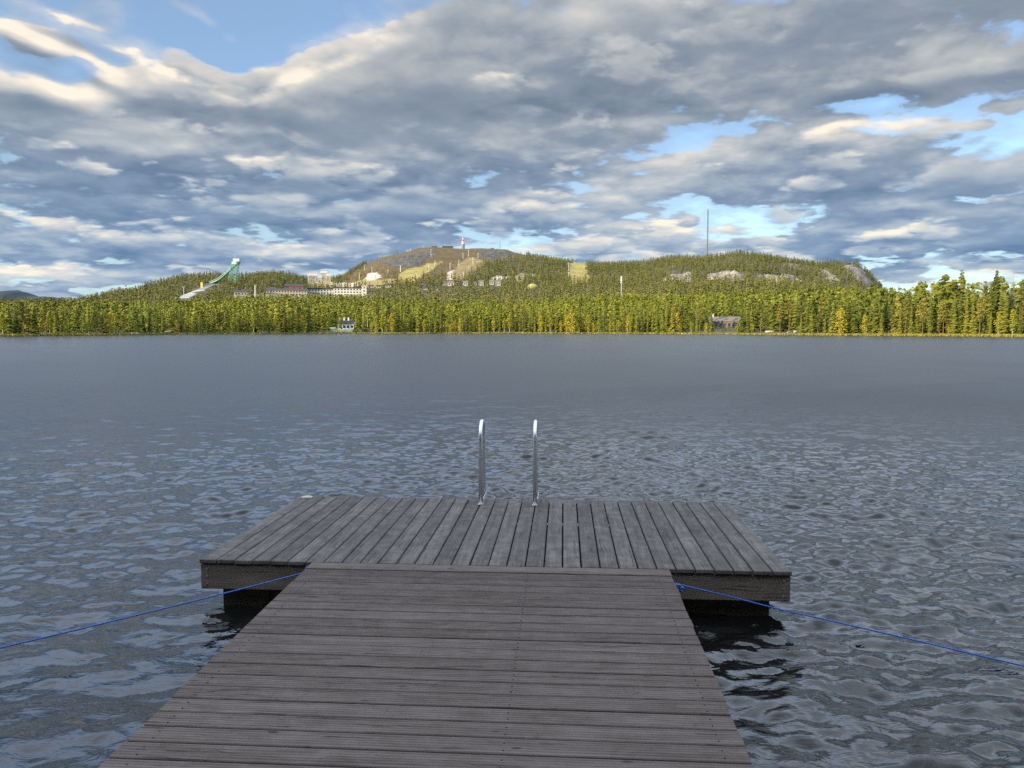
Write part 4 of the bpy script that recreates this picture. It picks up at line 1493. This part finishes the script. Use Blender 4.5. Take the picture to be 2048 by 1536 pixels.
def ski_jump():
    gd = ground(428, 566.5)
    p = at_range(468, math.hypot(gd.x, gd.y) - 6)
    R0 = math.hypot(p.x, p.y)
    Y = p.y
    k = m_per_px(p)
    t = thing('ski_jump', 'pale green ski jump tower with its long inrun above the forested hill', 'ski jump', p, 0)

    def L(px, py, dy=0.0):
        return np.array(((px - 468) * k, dy, (HOR - py) / F * Y + CAM_Z - p.z))
    # inrun: a steep ramp curving out towards the take-off
    pts = [(484, 523.5), (470, 536), (458, 547), (446, 557), (438, 562), (429, 565.5), (424, 567)]
    for nm, dz, wd, m_ in (('inrun', 0.0, 7.0, M_teal), ('track', 0.35, 3.0, M_conc)):
        mb = MB()
        V, fs = [], []
        for (x, y) in pts:
            c = L(x, y)
            for (dx_, dd, d2) in ((0, -wd / 2, dz), (0, wd / 2, dz), (0, wd / 2, dz - (1.4 if nm == 'inrun' else 0.3)), (0, -wd / 2, dz - (1.4 if nm == 'inrun' else 0.3))):
                V.append(c + np.array((dx_, dd, d2)))
        for i in range(len(pts) - 1):
            for q in range(4):
                fs.append((i * 4 + q, i * 4 + (q + 1) % 4, i * 4 + 4 + (q + 1) % 4, i * 4 + 4 + q))
        fs += [(3, 2, 1, 0), tuple((len(pts) - 1) * 4 + q for q in range(4))]
        mb.add(V, fs)
        mb.build(nm, m_, t)
    mb = MB()
    for s in (-3.6, 3.6):
        for (a, b) in zip(pts[:-1], pts[1:]):
            mb.tube([L(*a, s) + (0, 0, 1.4), L(*b, s) + (0, 0, 1.4)], 0.35, 4)
    mb.build('side_rail', M_mint, t)
    mb = MB()
    lattice(mb, L(469, 566), L(476, 525), 9.5, 7.5, 7, 0.24, 4)
    mb.build('tower_frame', M_teal, t)
    mb = MB()
    mb.box(L(479, 524.2) + (0, 0, 1.2), (8.5, 8.0, 3.4), 0, 0, 0.3)
    mb.box(L(474.5, 527.5), (6.0, 8.0, 3.2), 0, 0, 0.2)
    hh = mb.build('start_house', M_mint, t)
    mb = MB()
    mb.box(L(479, 524.2) + (0, 0, 3.2), (9.2, 8.6, 0.5))
    mb.tube([L(475, 523) + (0, 0, 3.9), L(475, 523) + (0, 0, 7.0)], 0.25, 5)
    mb.build('roof', M_white, hh)
    # landing slope laid on the hillside
    V, fs = [], []
    path = [(431, 569), (418, 574), (404, 581), (390, 588), (374, 595.5), (362, 600)]
    for i, (x, y) in enumerate(path):
        gpt = ground(x, y)
        d0 = gpt - p
        w = 9.0 + 1.8 * i
        for (q, dz) in ((-1, 0.5), (1, 0.5), (1, -4.0), (-1, -4.0)):
            V.append((d0.x + 0.35 * q * w, d0.y + 0.9 * q * w, d0.z + dz + 1.0 * q))
    for i in range(len(path) - 1):
        for q in range(4):
            fs.append((i * 4 + q, i * 4 + (q + 1) % 4, i * 4 + 4 + (q + 1) % 4, i * 4 + 4 + q))
    fs += [(3, 2, 1, 0), tuple((len(path) - 1) * 4 + q for q in range(4))]
    mb = MB()
    mb.add(V, fs)
    mb.build('landing_slope', M_sand, t)
    g0 = ground(404, 577)
    b = MB()
    d0 = g0 - p
    b.box((d0.x, d0.y, d0.z + 3.0), (2.4, 2.4, 9), 0, 0, 0.2)
    jt = b.build('judges_tower', M_yellow, t)
    for (c0, c1, row) in [(360, 380, 598), (378, 396, 592), (394, 412, 584), (410, 424, 576), (422, 436, 570), (434, 448, 564), (446, 458, 556), (456, 466, 548), (464, 484, 549)]:
        gq = ground((c0 + c1) / 2, row - 4)
        CLEAR.append((c0, c1, row, R0 - 4 if c0 > 420 else math.hypot(gq.x, gq.y)))


ski_jump()
ZJ = [(424, 570), (434, 570), (420, 578), (400, 590), (378, 602), (358, 603), (374, 592), (400, 578)]
ZONES.append(('sand', ZJ, (0.4, 0.35, 0.25), 0.0))


def pole(name, label, cat, px, top, base, rad, m_, head=None, rng_=None, group=None, mk=None, clear=True):
    p = ground(px, base) if rng_ is None else at_range(px, rng_)
    h = CAM_Z + (HOR - top) / F * p.y - p.z
    t = thing(name, label, cat, p, face(px, px), group)
    b = MB()
    b.tube([(0, 0, -1), (0, 0, h)], [rad, rad * 0.75], 8)
    b.build('shaft', m_, t)
    if head:
        for (z0, z1, r_, mm) in head:
            c = MB()
            c.tube([(0, 0, h * z0 + 0.004), (0, 0, h * z1)], r_, 10)
            c.build('drum', mm, t)
    if clear:
        CLEAR.append((px - 2.5, px + 2.5, base - 2, math.hypot(p.x, p.y)))
    return t, h


pole('chimney_stack', 'slim white chimney stack between the red-ended house and the hotel', 'chimney', 511, 571, 595, 1.1, M_conc)
pole('antenna_mast', 'white antenna mast with a fat drum top standing in the right-hand forest', 'mast', 1242.6, 553, 596, 0.6, M_conc, head=[(0.66, 0.72, 1.35, M_conc), (0.74, 0.98, 1.2, M_white)])
pole('flagpole', 'white flagpole right of the white shore house', 'flagpole', 735, 637, 658, 0.22, M_white)
pole('summit_mast', 'thin dark grey mast on the rocky right shoulder of the fell top', 'mast', 1000, 484, 503, 0.6, M_dsteel, rng_=1890, clear=False)
for (px, top, lab) in [(823, 499, 'thin pole on the left slope of the bare summit'), (816, 503, 'shorter thin pole left of its taller neighbour on the summit slope'), (848, 497, 'thin pole just left of the dark summit hut'), (1012, 495, 'short pole right of the grey summit mast'), (1047, 502, 'lone pole on the right shoulder of the summit')]:
    p = at_range(px, 1880)
    b0 = proj(p.x, p.y, p.z)[1]
    pole('signal_pole', lab, 'pole', px, min(top, b0 - 5), b0, 0.32, M_galv, rng_=1880, clear=False, group='thin poles on the summit')

# radio tower on the summit
p = at_range(927, 1895)
k = m_per_px(p)
zb = CAM_Z + (HOR - 503) / F * p.y
t = thing('radio_tower', 'summit radio tower with grey base, white drum and red-and-white mast', 'radio tower', (p.x, p.y, zb), face(927, 927))
b = MB(); b.tube([(0, 0, -6), (0, 0, 12.5 * k)], [3.5 * k, 3.2 * k], 12); b.box((0, -3.8 * k, 7 * k), (2.0 * k, 0.6, 8 * k)); b.build('base', M_greybase, t)
b = MB(); b.tube([(0, 0, 12.5 * k + .01), (0, 0, 13.3 * k)], 3.6 * k, 12); b.tube([(0, 0, 13.3 * k + .01), (0, 0, 18.5 * k)], 2.2 * k, 12); b.build('drum', M_white, t)
b = MB(); b.tube([(0, 0, 18.5 * k + .01), (0, 0, 21.5 * k)], 1.5 * k, 8); b.build('lower_mast', M_redp, t)
b = MB(); b.tube([(0, 0, 21.5 * k + .01), (0, 0, 25 * k)], 1.1 * k, 8); b.build('middle_mast', M_white, t)
b = MB(); b.tube([(0, 0, 25 * k + .01), (0, 0, 28.5 * k)], [0.9 * k, 0.5 * k], 8); b.build('upper_mast', M_redp, t)

# tall guyed mast on the right-hand hill
p = at_range(1411, 1700)
h = CAM_Z + (HOR - 421) / F * p.y - p.z
t = thing('guyed_mast', 'very tall thin guyed mast on the right-hand hill', 'mast', p, 0)
b = MB()
lattice(b, (0, 0, -2), (0, 0, h * 0.985), 1.45, 1.35, 40, 0.22, 4)
b.build('lattice', M_dsteel, t)
b = MB(); b.tube([(0, 0, h * 0.60), (0, 0, h * 0.66)], 1.3, 8); b.build('equipment_drum', M_dsteel, t)
b = MB()
for a in range(3):
    an = a * 2.094 + 0.4
    for u in (0.45, 0.9):
        b.tube([(0, 0, h * u), (0.55 * h * math.cos(an), 0.55 * h * math.sin(an), -6)], 0.05, 4)
b.build('guy_wires', M_dsteel, t)


def pylon(px, top, base, label, big=False, rng_=None):
    t, h = pole('lift_pylon', label, 'lift pylon', px, top, base, 0.42 if not big else 0.8, M_galv, rng_=rng_, group='chairlift pylons on the fell', clear=False)
    b = MB()
    b.box((0, 0, h - 0.3), (3.0 if not big else 5.0, 0.5, 0.5))
    for s in (-1, 1):
        b.box((s * (1.3 if not big else 2.2), 0, h - 0.70), (0.5, 1.4, 0.35))
    b.build('crossarm', M_galv, t)


PYL = [(729, 531, 540, 'left-hand pylon beside the bare brown slope'), (719, 547, 559, 'pylon above the hotel row, below its brown slope'), (801, 532, 544, 'sturdy pylon at the top left of the yellow slope'), (858, 531, 544, 'pylon on the sandy road of the yellow slope'),
       (833, 548, 558, 'pylon at the foot of the yellow slope'), (862, 501, 513, 'pylon under the left summit hut'), (870, 523, 532, 'pylon in the middle of the heath below the summit'), (926, 508, 518, 'pylon just below the radio tower'), (918, 521, 531, 'pylon left of the brown piste'),
       (900, 528, 540, 'pylon above the pale sand strip'), (937, 502, 513, 'pylon right of the radio tower'), (956, 508, 517, 'pylon at the top right of the brown piste'), (946, 517, 529, 'pylon on the upper brown piste'), (937, 534, 544, 'pylon low on the brown piste'), (927, 545, 556, 'lowest pylon by the brown piste'),
       (1137, 527, 542, 'pylon on the left edge of the square yellow slope'), (1137.5, 546, 562, 'lower pylon on the left edge of the square yellow slope'), (684, 546, 556, 'pylon among the trees left of the brown slope'), (776, 541, 551, 'pylon right of the white sand pit'), (744, 536, 546, 'pylon above the white sand pit'),
       (412, 541, 556, 'lamp-like pylon left of the ski jump inrun'), (417, 541, 556, 'second slim pylon left of the ski jump inrun'), (424, 544, 558, 'slim pylon closest to the ski jump inrun'), (368, 574, 592, 'lone slim pylon by the landing slope')]
for (px, top, base, lab) in PYL:
    pylon(px, top, base, lab, big=(px == 801))

# the timber frames of the lift terminal on the saddle
for (px, w, top, base, lab) in [(625, 16, 549, 575, 'broad scaffold-like frame with a white roof on the saddle'), (648, 12, 543, 574, 'tall white-roofed lift frame on the saddle, right of the broad one'), (640, 7, 553, 578, 'low pale frame standing between the two white-roofed frames'), (657, 8, 549, 574, 'narrow pale frame at the right end of the saddle')]:
    p = ground((px), base)
    k = m_per_px(p)
    hh, ww = (base - top) * k, w * k
    t = thing('lift_terminal', lab, 'lift terminal', p, face(px, px), 'lift frames on the saddle')
    b = MB(); lattice(b, (0, 0, -1), (0, 0, hh * 0.9), ww, ww * 0.8, 3, 0.55, 4); b.build('frame', M_cream, t)
    b = MB(); b.box((0, 0, hh * 0.55), (ww * 0.95, ww * 0.6, hh * 0.16)); b.build('deck', M_cream, t)
    b = MB(); b.box((0, 0, hh * 0.93), (ww * 1.1, ww * 0.9, hh * 0.14), 0, 0, 0.3); b.build('roof', M_white, t)

# yellow dome
p = ground(1065, 578)
k = m_per_px(p)
t = thing('dome_hall', 'round pale yellow dome hall in the forest below the fell', 'dome', p, face(1065, 1065))
b = MB(); b.dome((0, 0, 3 * k), 10 * k, 10 * k, 7.5 * k, 18, 5); b.build('dome', flat('pale yellow membrane', (0.36, 0.32, 0.075), 0.6), t, smooth=True)
b = MB(); b.tube([(0, 0, -2), (0, 0, 3 * k + .02)], 9.7 * k, 18); b.build('ring_wall', flat('dull yellow wall', (0.24, 0.21, 0.07), 0.8), t)
CLEAR.append((1053, 1078, 576, math.hypot(p.x, p.y)))


# ------------------------------------------------------------------ boats, logs and a buoy along the far waterline
def boat(label, px, py, L, rz, tilt, m_, name='rowing_boat', up=0.30):
    p = ground(px, py, r1=700)
    t = thing(name, label, 'boat', (p.x, p.y, p.z + up), rz)
    t.rotation_euler = (-tilt, 0.0, rz)
    n = 9
    V, fs = [], []
    for i in range(n):
        u = i / (n - 1)
        w = 0.62 * math.sin(math.pi * (0.10 + 0.84 * min(1, u * 1.04))) ** 0.6 * (1 if u < 0.92 else 0.55)
        sheer = 0.5 + 0.28 * (2 * u - 0.8) ** 2
        keel = 0.0 + 0.30 * max(0, u - 0.75) ** 1.3 * 4 * 0.3
        x = (u - 0.5) * L
        for (a, z) in ((-w, sheer), (-0.75 * w, 0.45 * sheer + keel), (0, keel), (0.75 * w, 0.45 * sheer + keel), (w, sheer), (0.88 * w, sheer - 0.03), (0.6 * w, 0.30 + keel), (0, 0.16 + keel), (-0.6 * w, 0.30 + keel), (-0.88 * w, sheer - 0.03)):
            V.append((x, a, z))
    k = 10
    for i in range(n - 1):
        for q in range(k):
            fs.append((i * k + q, i * k + (q + 1) % k, i * k + k + (q + 1) % k, i * k + k + q))
    fs += [tuple(range(k))[::-1], tuple((n - 1) * k + q for q in range(k))]
    mb = MB(); mb.add(V, fs); mb.build('hull', m_, t)
    for x in (-0.25, 0.18):
        mb = MB(); mb.box((x * L, 0, 0.40), (0.22, 0.95, 0.04)); mb.build('seat', M_timber, t)
    return t


M_bwhite = flat('white boat paint', (0.72, 0.70, 0.66), 0.35)
M_byel = flat('yellow-green boat paint', (0.55, 0.58, 0.10), 0.4)
M_drift = flat('bleached driftwood', (0.42, 0.36, 0.27), 0.9, var=0.3)
boat('white rowing boat lying level on the bank, left of the tilted white boat', 1540, 666.2, 4.6, 0.25, 0.5, M_bwhite)
boat('white boat tilted up the bank with its stern at the water', 1579, 667.8, 4.6, 0.9, 0.6, M_bwhite, up=0.35)
boat('short white dinghy close right of the tilted white boat', 1592, 666.4, 2.6, 0.5, 0.6, M_bwhite)
boat('small white skiff at the waterline left of the brown lodge', 1347, 666.0, 2.3, 0.4, 0.5, M_bwhite)
boat('yellow-green upturned boat on the bank among the right-hand trees', 1836, 667.5, 4.0, 0.1, math.pi - 0.25, M_byel, up=0.7)
boat('pale boat stranded on the left-hand shore among driftwood', 268, 669.6, 4.0, -0.3, 0.5, M_drift, up=0.2)
for (px, py, L, rz, ry, lab) in [(283, 668.5, 3.4, -0.2, 0.05, 'bleached log lying right of the pale stranded boat'), (333, 667, 6.5, 0.3, -0.22, 'long fallen trunk sloping into the water on the left-hand shore'), (1612, 663.5, 6.0, -0.5, 0.22, 'fallen trunk leaning on the bank right of the white boats'), (1622, 666.5, 4.5, 0.2, 0.04, 'grey log at the waterline below the leaning trunk')]:
    p = ground(px, py, r1=700)
    b = MB()
    pts = [(-L / 2 + L * q / 6, 0.10 * math.sin(q * 1.7), 0.05 * math.cos(q * 2.1)) for q in range(7)]
    b.tube(pts, [0.24, 0.22, 0.21, 0.19, 0.17, 0.14, 0.10], 7)
    b.tube([pts[3], (pts[3][0] + 0.5, 0.35, 0.45)], [0.07, 0.03], 5)
    b.tube([pts[4], (pts[4][0] + 0.5, -0.3, 0.5)], [0.06, 0.03], 5)
    o = b.build('fallen_log', M_drift)
    o.location = (p.x, p.y, p.z + 0.35 + abs(math.sin(ry)) * L * 0.3)
    o.rotation_euler = (0, ry, rz)
    tag(o, lab, 'log', 'logs on the far shore')
azr = math.atan((1363 - 1024) / F)
rb = float(shore_r(np.array(azr))) - 3.0
b = MB()
prof = [(0.02, -0.25), (0.26, -0.12), (0.34, 0.08), (0.30, 0.30), (0.12, 0.42), (0.06, 0.62)]
b.tube([(0, 0, z) for _, z in prof], [r_ for r_, _ in prof], 12)
o = b.build('buoy', flat('yellow buoy', (0.80, 0.55, 0.05), 0.4), smooth=True)
o.location = (rb * math.sin(azr), rb * math.cos(azr), 0.02)
tag(o, 'small yellow buoy floating just off the bank below the white skiff', 'buoy')

# ------------------------------------------------------------------ the forest as a mass, sedge on the bank, the near wood behind the camera
rgp = np.random.default_rng(99)
mid = []
for i in range(5):
    mid.append((spruce_crown(16, (1.7, 2.0, 1.4, 2.3, 1.8)[i], 11, 6, 0.06, rgp, pw=0.8, droop=0.6), 16.0))
for i in range(2):
    mid.append((pine_crown(15, 2.3, 6, 9, 0.75, rgp), 15.0))
mid.append((birch_crown(13, 2.0, 6, 9, 0.70, 0.2, rgp), 13.0))
far = []
for i in range(5):
    far.append((spruce_crown(15, (1.8, 2.2, 1.6, 2.4, 2.0)[i], 6, 4, 0.05, rgp, pw=0.8, droop=0.7), 15.0))
far.append((pine_crown(14, 2.4, 4, 5, 1.1, rgp), 14.0))
M_low = foliage('lowland forest', [(0.12, (0.072, 0.092, 0.013)), (0.5, (0.168, 0.178, 0.019)), (0.92, (0.285, 0.255, 0.027))], True)
M_hill = foliage('hillside forest', [(0.15, (0.055, 0.058, 0.014)), (0.5, (0.108, 0.108, 0.022)), (0.92, (0.172, 0.152, 0.034))], True)
f1 = scatter(250, 760, 4.7, 'forest', mid, 15.5, 1)
f1.data.materials.append(M_low)
tag(f1, 'yellow-green forest of mixed conifers behind the shore trees', 'forest', kind='stuff')
f2 = scatter(760, 2050, 7.4, 'hillside_forest', far, 15.0, 2)
f2.data.materials.append(M_hill)
tag(f2, 'dense dull green conifer forest covering the slopes of the fell', 'forest', kind='stuff')


def sedge():
    rg = np.random.default_rng(31)
    n = 26000
    half = math.atan(1024 / F) * 1.1
    a = rg.uniform(-half, half, n)
    r = shore_r(a) + np.abs(rg.normal(0, 3.5, n)) - 0.3
    X, Y = r * np.sin(a), r * np.cos(a)
    Z = np.maximum(land(a, r), -0.1)
    h = rg.uniform(0.25, 0.70, n)
    w = rg.uniform(0.10, 0.30, n)
    t = rg.uniform(0, 3.14, n)
    lx, ly = rg.normal(0, 0.25, n), rg.normal(0, 0.25, n)
    c, s = np.cos(t) * w, np.sin(t) * w
    V = np.stack([np.stack([X - c, Y - s, Z], -1), np.stack([X + c, Y + s, Z], -1), np.stack([X + lx + 0.4 * c, Y + ly + 0.4 * s, Z + h], -1), np.stack([X + lx - 0.4 * c, Y + ly - 0.4 * s, Z + h], -1)], 1).reshape(-1, 3)
    m = foliage('yellow sedge', [(0.1, (0.13, 0.13, 0.022)), (0.5, (0.23, 0.21, 0.032)), (0.95, (0.34, 0.27, 0.06))], True)
    o = mesh_np('sedge_grass', V, quads_to(V), m, attrs={'tint': np.repeat(rg.random(n), 4)})
    tag(o, 'yellow sedge grass fringing the far waterline', 'grass', kind='stuff')


sedge()


def near_wood():
    """Trees on the bank the gangway starts from; the low sun stands behind them and the jetty lies in their shade."""
    rg = np.random.default_rng(17)
    Vs, Ts = [], []
    n = 0
    while n < 260:
        a = rg.uniform(math.pi * 0.60, math.pi * 1.40)
        r = rg.uniform(13, 60)
        a_ = (a + math.pi) % (2 * math.pi) - math.pi
        if r < float(shore_r(np.array(a_))) + 4:
            continue
        x, y = r * math.sin(a_), r * math.cos(a_)
        PV, h0 = mid[int(rg.integers(0, 7))]
        h = rg.uniform(14, 21)
        s = h / h0
        Vs.append(PV * s * np.array((1.25, 1.25, 1)) + np.array((x, y, float(land(np.array([a_]), np.array([r]))[0]))))
        Ts.append(np.full(len(PV), rg.random()))
        n += 1
    V = np.concatenate(Vs)
    o = mesh_np('near_forest', V, quads_to(V), M_hill, attrs={'tint': np.concatenate(Ts)})
    tag(o, 'tall conifers on the near bank behind the gangway', 'forest', kind='stuff')


near_wood()
